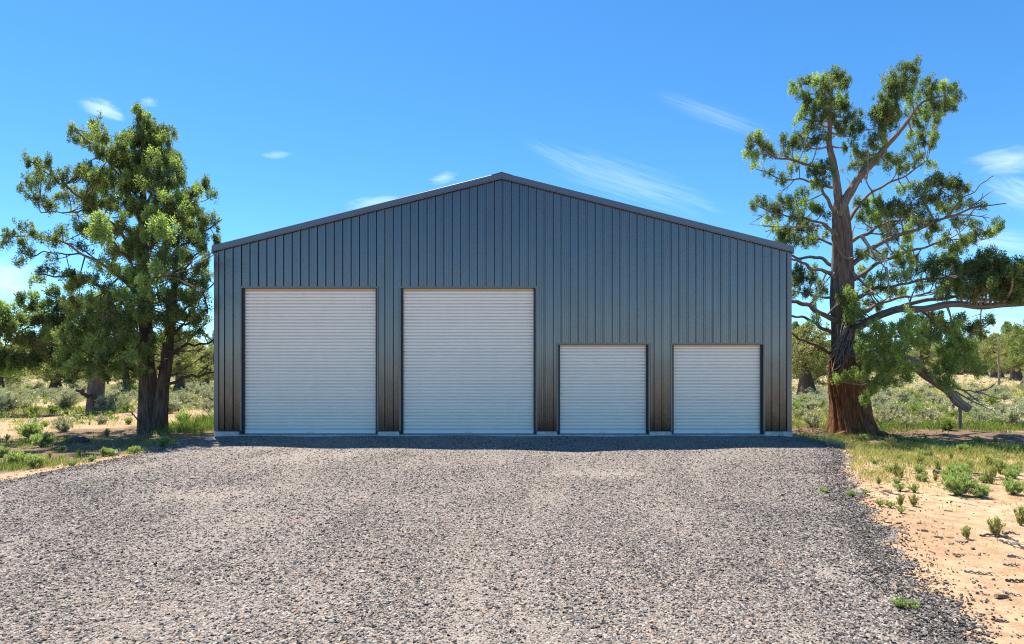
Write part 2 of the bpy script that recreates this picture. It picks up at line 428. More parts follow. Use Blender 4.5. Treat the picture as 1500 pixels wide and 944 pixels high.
x, y = x[keep], y[keep]
size = rng.lognormal(math.log(.0112), .34, len(x)).clip(.006, .028)*np.interp(y, [3, 15], [1., 1.25])
z = pad_z(x, y); zt = terrain(x, y)
z = np.where(in_pad(x, y), z, zt+.004)+size*.12
V, Fq, var = stones(np.stack([x, y, z], 1), size, 3)
fac_ = 1-.30*sstep(-2.4, -.3, x-edge_r(y))-.10*vnoise(x*.8, y*.5, 9)+.10*sstep(8, 14, y)
var = (var*np.repeat(fac_, 6)).clip(0, 1)
o = mesh_np('loose_gravel', V, Fq, M_stone, var=var)
tag(o, 'grey crushed gravel stones lying loose over the driveway pad', 'gravel', kind='stuff')
print('stones', len(x))

# far dirt road on the right
rx = np.linspace(6, 90, 60); V = []
for t in rx:
    yc = 31.5-.085*(t-14)+.004*(t-14)**2; w = 1.3
    for s in (-1, -.5, 0, .5, 1):
        V.append((t, yc+s*w, float(terrain(t, yc+s*w))+.035-.02*abs(s)))
idx = np.arange(len(rx)*5).reshape(len(rx), 5)
Q = np.stack([idx[:-1, :-1], idx[1:, :-1], idx[1:, 1:], idx[:-1, 1:]], -1).reshape(-1, 4)
tag(mesh_np('road', V, Q, M_road, smooth=True), kind='structure')

# ------------------------------------------------------------------ the building
S = FY/F
def wx(px): return (px-CX)*S
def wz(py): return CAMZ+(HY-py)*S
XL, XR, XM = wx(316), wx(1157), wx(735)
ZE, ZR = wz(365.5), wz(259)          # wall top at the eaves and the ridge
def roofz(x): return ZR-(ZR-ZE)*abs(x-XM)/((XM-XL) if x < XM else (XR-XM))
ZB = wz(631)
doors = [(354.5, 552.5, 422.5), (587.5, 784.5, 422.5), (817.5, 949.5, 505), (984.5, 1117.5, 505)]
DW = [(wx(a), wx(b), wz(c)) for a, b, c in doors]
bld = empty('metal_building', (XM, FY, 0), 'wide charcoal ribbed metal shop building with four white roll-up doors', 'building')
B0 = np.array((XM, FY, 0))
def bl(mb, name, mat, parent=None, smooth=False, label=None):
    # shift the geometry into the building's frame
    o = mb.build(name, mat, parent if parent is not None else bld, smooth, loc=B0)
    if label: o['label'] = label
    return o
PITCH = .2286
def profile(u):     # rib height for distance u along the panel
    t = u % PITCH
    pts = [(0, .028), (.012, .028), (.018, -.014), (.030, -.014), (.032, 0), (.085, 0), (.090, .004), (.098, .004), (.103, 0), (.140, 0), (.145, .004), (.153, .004), (.158, 0), (.2086, 0), (.2166, .028), (PITCH, .028)]
    return float(np.interp(t, [a for a, _ in pts], [b for _, b in pts]))
brk = [0, .012, .018, .030, .032, .085, .090, .098, .103, .140, .145, .153, .158, .2086, .2166]
def ribbed(x0, x1, topf, bottomf, off=0.):
    """strips of a ribbed panel between x0 and x1, returns (x, h) columns"""
    xs = {x0, x1}
    k0 = int((x0-off)//PITCH)-1
    for k in range(k0, k0+int((x1-x0)/PITCH)+4):
        for b in brk:
            xx = off+k*PITCH+b
            if x0+1e-4 < xx < x1-1e-4: xs.add(xx)
    return sorted(xs)
mb = MB()
xs = set(ribbed(XL, XR, None, None, XL))
for a, b, c in DW: xs.add(a); xs.add(b)
xs.add(XM); xs = sorted(xs)
xs2 = [xs[0]]
for v in xs[1:]:
    if v-xs2[-1] > 2e-4: xs2.append(v)
for a, b in zip(xs2[:-1], xs2[1:]):
    mid = (a+b)/2; zb = ZB
    for (da, db, dz) in DW:
        if da < mid < db: zb = dz
    ya = FY-profile(a-XL+1e-7); yb = FY-profile(b-XL-1e-7)
    za, zc = roofz(a), roofz(b)
    # two stacked rows so that the strip reads as lapped panels
    mb.add([(a, ya, zb), (b, yb, zb), (b, yb, zc), (a, ya, za)], [(0, 1, 2, 3)])
wallmb = mb
DEPTH = 18.3; YB = FY+DEPTH
for nm, xw, sg in (('side_wall', XL, -1), ('side_wall', XR, 1)):
    mb = MB(); u = ribbed(FY, YB, None, None, FY)
    for a, b in zip(u[:-1], u[1:]):
        ha = profile(a-FY+1e-7); hb = profile(b-FY-1e-7)
        p = [(xw+sg*ha, a, ZB), (xw+sg*hb, b, ZB), (xw+sg*hb, b, ZE+.02), (xw+sg*ha, a, ZE+.02)]
        mb.add(p, [(0, 1, 2, 3)] if sg < 0 else [(0, 1, 2, 3)])
    bl(mb, nm, M_metal)
mb = MB()
mb.add([(XL, YB, ZB), (XR, YB, ZB), (XR, YB, ZE), (XM, YB, ZR), (XL, YB, ZE)], [(0, 1, 2, 3, 4)])
bl(mb, 'back_wall', M_metal)
# roof: two ribbed slopes with thickness
for sg in (-1, 1):
    mb = MB(); xe = (XL-.07) if sg < 0 else (XR+.07)
    ze = roofz(XL)-.07*.25
    u = ribbed(FY-.05, YB+.05, None, None, FY)
    for a, b in zip(u[:-1], u[1:]):
        ha = profile(a-FY+1e-7); hb = profile(b-FY-1e-7)
        mb.add([(XM, a, ZR+.05+ha), (XM, b, ZR+.05+hb), (xe, b, ze+.05+hb), (xe, a, ze+.05+ha)], [(0, 1, 2, 3)])
    mb.add([(XM, FY-.05, ZR+.01), (XM, YB+.05, ZR+.01), (xe, YB+.05, ze+.01), (xe, FY-.05, ze+.01)], [(0, 1, 2, 3)])
    bl(mb, 'roof_panel', M_metal)
# ridge cap
mb = MB()
for sg in (-1, 1):
    mb.add([(XM, FY-.10, ZR+.095), (XM, YB+.07, ZR+.095), (XM+sg*.28, YB+.07, ZR+.085-.25*.28), (XM+sg*.28, FY-.10, ZR+.085-.25*.28)], [(0, 1, 2, 3)])
bl(mb, 'ridge_cap', M_trim)
# rake trim: folded strip with a drip hem along both slopes
TH = .165
for sg in (-1, 1):
    mb = MB(); xe = (XL-.075) if sg < 0 else (XR+.075); sl = .2525
    L = abs(xe-XM)
    def q(x, y, dz): return (x, y, ZR+.085+dz-sl*abs(x-XM))
    n = 14; ts = np.linspace(0, 1, n)
    for t0, t1 in zip(ts[:-1], ts[1:]):
        x0 = XM+(xe-XM)*t0; x1 = XM+(xe-XM)*t1
        prof = [(FY+.05, .008), (FY-.068, .008), (FY-.074, 0), (FY-.074, -TH+.03), (FY-.082, -TH+.02), (FY-.082, -TH), (FY-.03, -TH)]
        for (ya, za), (yb, zb) in zip(prof[:-1], prof[1:]):
            mb.add([q(x0, ya, za), q(x0, yb, zb), q(x1, yb, zb), q(x1, ya, za)], [(0, 1, 2, 3)])
    # closed lower end
    mb.add([q(xe, FY+.05, .008), q(xe, FY-.074, 0), q(xe, FY-.074, -TH), q(xe, FY+.05, -TH)], [(0, 1, 2, 3)])
    bl(mb, 'rake_trim', M_trim)
# eave gutter pieces
for xw, sg in ((XL, -1), (XR, 1)):
    mb = MB(); mb.box(min(xw+sg*.028, xw+sg*.085), max(xw+sg*.028, xw+sg*.085), FY-.066, YB+.04, ZE-.13, ZE-.004); bl(mb, 'eave_trim', M_trim)
# corner trims, 90 mm legs, standing proud
for xw, sg in ((XL, -1), (XR, 1)):
    mb = MB()
    x0, x1 = sorted((xw+sg*.035, xw-sg*.085))
    mb.box(x0, x1, FY-.034, FY-.030, ZB-.015, roofz(xw)-.10)
    xo = xw+sg*.035; mb.box(min(xo, xo-sg*.004), max(xo, xo-sg*.004), FY-.030, FY+.09, ZB-.015, ZE-.13)
    bl(mb, 'corner_trim', M_trim)
# base flashing between the doors
segs = [(XL+.085, DW[0][0]-.05)]+[(DW[i][1]+.05, DW[i+1][0]-.05) for i in range(3)]+[(DW[3][1]+.05, XR-.085)]
for a, b in segs:
    mb = MB(); mb.box(a, b, FY-.030, FY+.02, ZB-.022, ZB-.002); bl(mb, 'base_flashing', M_jamb)
# screws in rows along the girts (hex heads), one mesh
mb = wallmb; nwall = len(mb.f)
girts = [wz(611), wz(455+9), wz(372), wz(306)+.0, wz(562), wz(520)]
for zg in girts:
    k = 0
    xx = XL+PITCH*.5*0+.05
    while xx < XR-.05:
        inside = any(a-.04 < xx < b+.04 and zg < c+.06 for a, b, c in DW)
        if not inside and zg < roofz(xx)-.22:
            for dx in (.0, ):
                cx_ = xx+dx; yy = FY-profile(cx_-XL)-.004; r = .0085
                th = np.arange(6)*np.pi/3
                Vv = np.vstack([np.stack([cx_+r*np.cos(th), np.full(6, yy), zg+r*np.sin(th)], 1), np.stack([cx_+r*np.cos(th), np.full(6, yy+.008), zg+r*np.sin(th)], 1)])
                mb.add(Vv, [(i, (i+1) % 6, 6+(i+1) % 6, 6+i) for i in range(6)])
                mb.v.append(Vv[:6]+0); mb.uv.append(np.zeros((6, 2))); mb.f.append(np.array([[0, 5, 4, 3, 2, 1]])+mb.n); mb.n += 6
        xx += PITCH if (k % 1 == 0) else 0; k += 1
wall_ = bl(mb, 'gable_wall', M_metal); wall_.data.materials.append(M_screw)
cz = np.array([p.center[1]+FY for p in wall_.data.polygons]); ar = np.array([p.area for p in wall_.data.polygons])
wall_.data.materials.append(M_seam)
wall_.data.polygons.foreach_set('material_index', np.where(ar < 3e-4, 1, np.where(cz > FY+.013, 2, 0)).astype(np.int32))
# doors
for di, (a, b, c) in enumerate(DW):
    REC = FY+.085
    mb = MB(); z = .125; dp = .0875; ztop = c-.02
    prof = [(z, 0)]
    while z < ztop:
        prof += [(z+.002, .0), (z+.005, .036), (z+.028, .036), (z+.036, 0.), (z+.060, -.004), (z+dp-.002, -.003)]; z += dp
    prof = [(min(zz, ztop), yy) for zz, yy in prof if zz < ztop+dp]
    for (z0, y0), (z1, y1) in zip(prof[:-1], prof[1:]):
        if z1-z0 < 1e-5: continue
        mb.add([(a+.02, REC+y0, z0), (b-.02, REC+y0, z0), (b-.02, REC+y1, z1), (a+.02, REC+y1, z1)], [(0, 1, 2, 3)])
    d_m = len(mb.f)
    dl = ['tall white corrugated roll-up door at the left', 'tall white corrugated roll-up door in the middle', 'short white corrugated roll-up door', 'short white corrugated roll-up door at the right'][di]
    d = bl(mb, 'roll_up_door', M_door, None, False, dl)
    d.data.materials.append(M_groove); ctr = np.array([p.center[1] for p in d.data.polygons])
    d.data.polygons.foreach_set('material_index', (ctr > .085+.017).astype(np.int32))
    dd = lambda m_, nm, mt: m_.build(nm, mt, d, False, loc=B0)
    mb = MB(); mb.box(a+.02, b-.02, REC-.018, REC+.02, .022, .123)
    mb.box(a+.02, b-.02, REC-.032, REC-.018, .022, .032)
    mb.box(a+.02, b-.02, REC-.024, REC-.018, .112, .123); dd(mb, 'bottom_bar', M_bar)
    mb = MB(); mb.box(a+.02, b-.02, REC-.012, REC+.012, -.004, .021); dd(mb, 'rubber_seal', M_rubber)
    mid_ = (a+b)/2
    for s_ in (-1, 1):       # guides
        mb = MB(); x0, x1 = (a, a+.055) if s_ < 0 else (b-.055, b)
        mb.box(x0+.003, x1, REC-.045, REC-.028, 0.0, c-.004); mb.box(x0+.003, x0+.012, REC-.028, REC+.03, 0., c-.004) if s_ < 0 else mb.box(x1-.012, x1-.003, REC-.028, REC+.03, 0., c-.004)
        dd(mb, 'door_guide', M_jamb)
    mb = MB(); mb.box(a+.057, b-.057, REC-.03, REC-.014, c-.055, c-.004); dd(mb, 'header_board', M_tan)
    mb = MB()      # lift handle on the bottom bar and slide latch
    mb.box(mid_-.09, mid_+.09, REC-.045, REC-.037, .052, .066); mb.box(mid_-.09, mid_-.075, REC-.037, REC-.018, .052, .066); mb.box(mid_+.075, mid_+.09, REC-.037, REC-.018, .052, .066)
    dd(mb, 'lift_handle', M_galv)
    # jamb and head trims round the opening
    mb = MB()
    mb.box(a-.045, a-.001, FY-.033, FY-.028, ZB-.01, c+.045); mb.box(b+.001, b+.045, FY-.033, FY-.028, ZB-.01, c+.045)
    mb.box(a-.001, b+.001, FY-.033, FY-.028, c+.001, c+.045)
    mb.box(a-.006, a-.001, FY-.028, FY+.14, 0., c); mb.box(b+.001, b+.006, FY-.028, FY+.14, 0., c)
    mb.box(a-.006, b+.006, FY-.028, FY+.14, c+.0015, c+.006)
    bl(mb, 'door_trim', M_trim)
    # dark closure behind the door
    mb = MB(); mb.box(a-.2, b+.2, FY+.16, FY+.17, 0, c+.3); bl(mb, 'door_backing', M_rubber)
# concrete
fx = [(wx(315), wx(350.5)), (wx(554), wx(585)), (wx(786), wx(816)), (wx(951), wx(983)), (wx(1119.5), wx(1159.5))]
for a, b in fx:
    mb = MB(); mb.box(a, b, FY-.052, FY+.12, -.08, ZB-.024); bl(mb, 'concrete_footing', M_conc)
mb = MB(); mb.box(wx(350.7), wx(1119.3), FY-.02, FY+.15, -.3, -.006); mb.box(XL+.1, XR-.1, FY+.15, YB, -.3, -.006); bl(mb, 'floor_slab', M_conc)
mb = MB(); mb.box(wx(1119.5), wx(1166.5), FY-.10, FY+.35, -.42, -.0815); bl(mb, 'foundation_block', M_conc)
mb = MB(); th = np.linspace(0, 6.283, 17)[:-1]
ring = [(wx(1142.5)+.05*math.cos(t), FY-.075, .02+.06*math.sin(t)) for t in np.linspace(-1.2, 4.3, 18)]
mb.tube(ring, [.011]*18, 8); bl(mb, 'conduit_loop', M_galv, smooth=True)
mb = MB(); mb.box(XL+.06, XR-.06, FY+.5, FY+.51, 0, ZE); mb2 = mb

# ------------------------------------------------------------------ foliage
def leaves(C, Rr, n, L, W, up=.45, seed=0, surf=.5, cv=None, jit=.25):
    """n leaf faces round each centre C (m,3) within radii Rr (m,3): small pointed blades"""
    r = np.random.default_rng(seed); m = len(C)
    d = r.normal(size=(m, n, 3)); d /= np.linalg.norm(d, axis=2, keepdims=True)
    rad = r.random((m, n, 1))**surf
    p = C[:, None]+d*rad*Rr[:, None]
    dr = d*.75+np.array((0, 0, up))+r.normal(0, .45, (m, n, 3)); dr /= np.linalg.norm(dr, axis=2, keepdims=True)
    s = np.cross(dr, r.normal(size=(m, n, 3))); s /= np.linalg.norm(s, axis=2, keepdims=True)+1e-9
    ll = L*r.uniform(.6, 1.35, (m, n, 1)); ww = W*r.uniform(.7, 1.3, (m, n, 1))
    q = np.stack([p-dr*ll*.35, p+s*ww*.5, p+dr*ll*.65, p-s*ww*.5], 2).reshape(-1, 3)
    Fq = np.arange(m*n*4).reshape(-1, 4)
    base = r.normal(.45, .17, m) if cv is None else cv
    var = (base[:, None]+r.normal(0, jit*.5, (m, n))).clip(0, 1).ravel()
    return q, Fq, var
class Tree:
    def __init__(s, name, base, label, cat, D, seed=0, group=None):
        s.e = empty(name, base, label, cat, group); s.base = np.array(base, float); s.D = D
        s.S = []; s.Rn = []; s.r = np.random.default_rng(seed); s.tw = MB(); s.seed = seed
        s.cl = []; s.cr = []; s.cvv = []; s.kind = []
    def p(s, q):    # (px, py, dy) -> world
        return P(q[0], q[1], s.D+(q[2] if len(q) > 2 else 0))
    def limb(s, pts, r0, r1, name='limb', mat=None, n=None, seg=14, ridge=.09, twist=.6, flare=None, wob=.03, radii=None, rec=True, cap=True):
        k = s.D/F
        W = np.array([s.p(q) for q in pts]); n = n or max(8, 6*len(pts))
        W = catmull(W, n)
        if wob:
            ph = s.r.uniform(0, 6.28, 6); t = np.linspace(0, 1, n)
            env = np.sin(np.pi*np.clip(t*1.0, 0, 1))[:, None]
            W = W+wob*env*np.stack([np.sin(9*t+ph[0])+.6*np.sin(23*t+ph[3]), np.sin(8*t+ph[1]), np.sin(11*t+ph[2])+.6*np.sin(27*t+ph[4])], 1)
        if radii is not None: rr = np.interp(np.linspace(0, 1, n), np.linspace(0, 1, len(radii)), radii)*k*.86
        else: rr = (r0+(r1-r0)*np.linspace(0, 1, n)**.7)*k*.68
        m = MB(); m.tube(W, rr, seg, ridge, twist, flare, cap=cap, seed=int(s.r.integers(1e6)))
        o = m.build(name, mat, s.e, True, loc=s.base)
        if rec: s.S.append(W); s.Rn.append(rr)
        return o, W
    def twig(s, a, b, r0, r1=.006, sag=.06, n=5, seg=5):
        a = np.asarray(a); b = np.asarray(b); L = np.linalg.norm(b-a)
        t = np.linspace(0, 1, n)[:, None]
        w = a*(1-t)+b*t+np.sin(np.pi*t)*s.r.normal(0, .045, 3)*min(L, 1.)+np.sin(np.pi*t)*np.array((0, 0, -sag*L))
        s.tw.tube(w, np.linspace(r0, r1, n), 3 if r0 < .011 else seg, cap=False)
        return w
    def dead(s, q0, q1, r0=2.0, forks=3):
        k = s.D/F; a = s.p(q0); b = s.p(q1); w = s.twig(a, b, r0*k, .4*k, 0, 7)
        for _ in range(forks):
            i = s.r.integers(2, 6); L = np.linalg.norm(b-a)*s.r.uniform(.15, .4)
            d = (b-a)/np.linalg.norm(b-a)+s.r.normal(0, .55, 3); d /= np.linalg.norm(d)
            s.twig(w[i], w[i]+d*L, r0*k*.5, .3*k, 0, 5, 4)
    def near(s, p):
        best = None
        for W, rr in zip(s.S, s.Rn):
            d = np.linalg.norm(W-p, axis=1)+.25*np.maximum(0, W[:, 2]-p[2])
            i = int(np.argmin(d))
            if best is None or d[i] < best[0]: best = (d[i], W[i], rr[i])
        return best
    def dyat(s, x, y):
        k = s.D/F; q = s.p((x, y)); best = (1e9, 0)
        for W in s.S:
            d = np.hypot(W[:, 0]-q[0], W[:, 2]-q[2])+.3*np.maximum(0, W[:, 2]-q[2]); i = int(np.argmin(d))
            if d[i] < best[0]: best = (d[i], W[i, 1]-s.D)
        return best[1]
    def blob(s, x, y, rx, ry, dy=0., nclump=None, fresh=0, bias=0., dens=1., puffr=.118):
        """a foliage mass: centre and radii in photo pixels at the tree's distance"""
        c = s.p((x, y, dy)); k = (s.D+dy)/F; rx_, rz_ = rx*k, ry*k; ryd = max(.22, .8*(rx_+rz_)/2)
        n = nclump or max(3, int(dens*(rx_*rz_*ryd)**(2/3)*140))
        d, a, r = s.near(c)
        w = s.twig(a, c, min(r*.6, .028*(1+ .5*d)), .012, .08, 7, 6)
        dirs = s.r.normal(size=(n, 3)); dirs /= np.linalg.norm(dirs, axis=1)[:, None]
        pp = c+dirs*(s.r.random((n, 1))**.45)*np.array((rx_, ryd, rz_))*.92
        for q in pp:
            i = s.r.integers(3, 7)
            s.twig(w[i], q, .008, .004, .05, 4, 4)
            m = 2+int(s.r.integers(0, 3))
            for _ in range(m):
                s.cl.append(q+s.r.normal(0, .055, 3)); rr = puffr*s.r.uniform(.6, 1.15)
                s.cr.append((rr*.72, rr*.72, rr*1.5)); s.cvv.append(np.clip(s.r.normal(.45+bias, .17), 0, 1)); s.kind.append(fresh)
    def finish(s, mats, twigmat, n=34, L=.062, W=.026, keepx=None):
        C = np.array(s.cl); Rr = np.array(s.cr); cv = np.array(s.cvv); kd = np.array(s.kind)
        if keepx is not None:
            ok = C[:, 0] < keepx*C[:, 1]; ok &= C[:, 0] < XL-.12; C, Rr, cv, kd = C[ok], Rr[ok], cv[ok], kd[ok]
        tv = np.vstack(s.tw.v); tf = np.vstack(s.tw.f)
        Vs, Fs, vs, ms, off = [tv], [tf], [np.full(len(tf), .5)], [np.full(len(tf), len(mats))], len(tv)
        mats = list(mats); nm = len(mats)
        for kk in range(nm):
            sel = kd == kk
            if not sel.any(): continue
            v, f, a = leaves(C[sel], Rr[sel], n, L, W, seed=s.seed+kk, cv=cv[sel])
            Vs.append(v); Fs.append(f+off); vs.append(a); ms.append(np.full(len(f), kk)); off += len(v)
        o = mesh_np('crown', np.vstack(Vs), np.vstack(Fs), mats+[twigmat], s.e, uv=np.vstack(Vs)[:, :2], var=np.concatenate(vs), matidx=np.concatenate(ms), loc=s.base)
        print(s.e.name, 'clumps', len(C), 'leaves', len(C)*n)
        return o

# ---- the big old juniper on the right
t = Tree('old_juniper_tree', (T3[0], T3[1], -.3), 'huge old twisted juniper with flared orange stringy trunk right of the building', 'tree', T3[1], 31)
t.limb([(1249, 634, 0), (1246, 605, 0), (1242, 570, 0), (1239, 535, 0), (1236, 500, 0), (1233, 450, 0), (1234, 400, 0), (1234, 350, 0), (1232, 315, 0), (1231, 292, 0)], 0, 0,
       'trunk', M_bark_old, 90, 110, .17, .25, None, .0, radii=[38, 31, 27.5, 27.5, 25, 18, 17, 17, 16, 14.5, 13.5, 12, 8])
MB_ = M_bark_old
t.limb([(1232, 312, 0), (1226, 285, 0), (1226, 262, 0), (1219, 225, .1), (1214, 190, .2), (1216, 150, .2), (1222, 108, .1)], 0, 0, 'limb', MB_, 30, 20, .12, radii=[7.4, 6.4, 5.8, 5, 4, 2.9, 1.3])
t.limb([(1230, 318, -.1), (1240, 290, -.2), (1258, 262, -.3), (1282, 235, -.4), (1302, 212, -.3), (1326, 180, -.2), (1350, 150, 0), (1385, 140, .1)], 0, 0, 'limb', MB_, 34, 20, .13, radii=[8, 7.2, 6.4, 5.3, 4.2, 3.1, 2, 1.1])
t.limb([(1298, 216, -.3), (1296, 185, -.5), (1302, 145, -.6), (1332, 100, -.5)], 4, 1, 'limb', MB_)
t.limb([(1242, 325, .2), (1262, 295, .6), (1295, 272, .9), (1330, 255, 1.), (1358, 235, 1.)], 5, 1.2, 'limb', MB_)
for pts, a, b in [
    ([(1222, 248, 0), (1180, 241, -.3), (1140, 229, -.6), (1112, 214, -.7), (1098, 205, -.8)], 3.6, 1),
    ([(1220, 275, .1), (1178, 266, .4), (1140, 259, .6), (1108, 248, .7)], 3.0, .8),
    ([(1226, 318, 0), (1212, 292, -.3), (1200, 268, -.6), (1190, 250, -.7)], 4.5, 1.6),
    ([(1226, 345, -.2), (1195, 322, -.6), (1150, 318, -1.0), (1105, 300, -1.2)], 3.6, .8),
    ([(1224, 360, .3), (1190, 345, .8), (1150, 335, 1.2), (1120, 340, 1.4)], 3.2, .8),
    ([(1225, 410, 0), (1206, 397, -.5), (1180, 388, -.8), (1158, 379, -1.0)], 5, 2),
    ([(1226, 392, .2), (1200, 380, .5), (1170, 376, .8), (1140, 372, 1.2)], 4.5, 2),
    ([(1224, 436, 0), (1195, 434, .4), (1170, 428, .8), (1140, 424, 1.)], 3, 1.2),
    ([(1224, 470, -.2), (1190, 452, -.4), (1160, 440, -.6), (1140, 432, -.7)], 6, 3),
    ([(1222, 488, .2), (1195, 475, .5), (1165, 463, .8), (1140, 458, 1.)], 4.5, 2),
    ([(1220, 520, 0), (1195, 507, -.3), (1165, 492, -.6), (1150, 487, -.8)], 4, 1.5),
    ([(1196, 506, -.3), (1180, 520, -.4), (1160, 533, -.5)], 1.6, .8),
    ([(1240, 358, 0), (1275, 338, .5), (1310, 325, .9), (1345, 318, 1.2)], 5, 1.5),
    ([(1244, 390, -.2), (1285, 360, -.7), (1330, 342, -1.2), (1385, 318, -1.5), (1430, 305, -1.7), (1474, 298, -1.8)], 6, .8),
    ([(1385, 318, -1.5), (1405, 300, -1.5), (1430, 275, -1.6), (1455, 258, -1.6)], 2, .7),
    ([(1246, 412, .1), (1285, 388, .6), (1340, 366, 1.0), (1385, 352, 1.3), (1438, 352, 1.4)], 5.5, 1),
    ([(1247, 442, -.2), (1285, 424, -.8), (1330, 414, -1.2), (1385, 408, -1.6)], 5, 1.5),
    ([(1240, 492, -.2), (1275, 470, -.9), (1310, 455, -1.5), (1350, 450, -2.0), (1400, 447, -2.4), (1450, 450, -2.7), (1510, 444, -3.0), (1570, 438, -3.2)], 9, 4.5),
    ([(1300, 458, -.8), (1350, 440, -1.1), (1400, 436, -1.2), (1450, 440, -1.3), (1500, 436, -1.4)], 5, 2),
    ([(1250, 462, .2), (1290, 446, .9), (1340, 432, 1.5), (1400, 425, 2.0)], 5, 1.5),
    ([(1345, 452, -1.1), (1372, 470, -1.0), (1400, 476, -.9), (1445, 480, -.8)], 3, .8),
    ([(1400, 478, -.9), (1425, 485, -1.0), (1442, 495, -1.0)], 1.8, .6),
    ([(1232, 380, -.3), (1222, 350, -1.4), (1205, 330, -2.3)], 4, 1),
    ([(1238, 400, .3), (1246, 360, 1.5), (1252, 330, 2.4)], 4, 1)]:
    t.limb(pts, a, b, 'limb', MB_, ridge=.12, wob=.045)
# the low limb that sweeps forward and rests its broken end on a prop
t.limb([(1242, 520, -.2), (1270, 520, -.8), (1305, 518, -1.3), (1338, 532, -1.6), (1362, 552, -1.7), (1385, 572, -1.8), (1402, 588, -1.85), (1419, 600, -1.9)], 0, 0, 'limb', M_dead, 30, 16, .15, radii=[6, 7, 7.5, 8.5, 6.5, 6, 6.5, 6])
t.limb([(1250, 528, -.3), (1265, 545, -1.), (1275, 560, -1.5)], 4, 1.5, 'limb', MB_)
t.limb([(1300, 518, -1.3), (1285, 500, -1.8), (1280, 480, -2.1)], 4, 1.5, 'limb', MB_)
t.limb([(1320, 522, -1.4), (1330, 495, -1.8), (1328, 470, -1.9)], 4, 1.5, 'limb', MB_)
t.limb([(1385, 572, -1.8), (1395, 540, -1.9), (1400, 505, -1.9)], 4, 1.2, 'limb', MB_)
t.limb([(1380, 566, -1.8), (1410, 570, -1.7), (1440, 578, -1.6), (1472, 585, -1.5)], 2.6, .7, 'limb', M_dead)
o, W = t.limb([(1407, 594, -1.86), (1406, 608, -1.86), (1407, 628, -1.86)], 3.2, 3.0, 'prop_post', M_dead, rec=False, wob=0)
for a_, L_, r_ in ((215, 1.1, .08), (262, 1.3, .09), (325, 1.2, .085)):
    c_ = np.array((math.cos(R(a_)), math.sin(R(a_)))); b_ = np.array((T3[0]+.05, T3[1])); pts_ = []
    for q_ in np.linspace(0, 1, 9):
        xy = b_+c_*(.35+L_*q_)+np.array((-c_[1], c_[0]))*.16*math.sin(4*q_+a_); zt_ = float(terrain(xy[0], xy[1]))
        pts_.append((xy[0], xy[1], zt_+.30*(1-q_)**3-.10*q_*q_+.0))
    mbr = MB(); mbr.tube(pts_, np.linspace(r_, .03, 9), 12, .14, .4, seed=int(a_)); mbr.build('root', MB_, t.e, True, loc=t.base)
# split, torn wood hanging on the trunk at mid height
for i in range(26):
    a0 = t.r.uniform(-.9, .9); y0 = t.r.uniform(485, 535)
    x0 = 1218+t.r.uniform(-4, 20); 
    q0 = (1226+t.r.uniform(0, 26), t.r.uniform(472, 505), -.42-.15*t.r.random()); q1 = (1212+t.r.uniform(0, 30), q0[1]+t.r.uniform(28, 50), -.62-.3*t.r.random())
    t.twig(t.p(q0), t.p(q1), .028*t.r.uniform(.5, 1.2), .008, .1, 6, 5)
for q0, q1, rr in [((1250, 400, -.4), (1294, 440, -1.6), 2.2), ((1262, 345, -.9), (1298, 395, -1.6), 3.), ((1298, 392, -1.6), (1302, 428, -1.7), 2.),
                   ((1150, 300, -1), (1110, 322, -1.3), 1.4), ((1200, 330, -.6), (1118, 332, -1.4), 1.4), ((1165, 262, .5), (1140, 285, .4), 1.),
                   ((1395, 316, -1.5), (1452, 320, -1.9), 1.3), ((1390, 322, -1.5), (1440, 338, -1.9), 1.2), ((1420, 306, -1.6), (1450, 282, -1.8), 1.2),
                   ((1270, 262, -.4), (1272, 215, -.8), 1.1), ((1262, 268, -.3), (1252, 225, -.5), 1.), ((1240, 300, .2), (1270, 240, 0), 1.),
                   ((1400, 574, -1.8), (1455, 602, -1.8), 1.4), ((1412, 572, -1.7), (1436, 590, -1.8), 1.6), ((1430, 574, -1.6), (1455, 566, -1.4), 1.4), ((1395, 580, -1.9), (1395, 600, -1.9), 1.6),
                   ((1340, 530, -1.7), (1375, 510, -1.9), 1.6), ((1345, 525, -1.7), (1362, 495, -1.8), 1.4), ((1330, 455, -1.1), (1345, 415, -1.2), 1.8),
                   ((1180, 485, .5), (1158, 520, .6), 1.), ((1222, 400, -.3), (1200, 430, -.8), 1.2), ((1300, 372, .6), (1285, 420, 0), 1.2), ((1440, 446, -1.8), (1438, 478, -2), 1.), ((1250, 440, -.5), (1290, 470, -1.2), 1.6)]:
    t.dead(q0, q1, rr, 4)
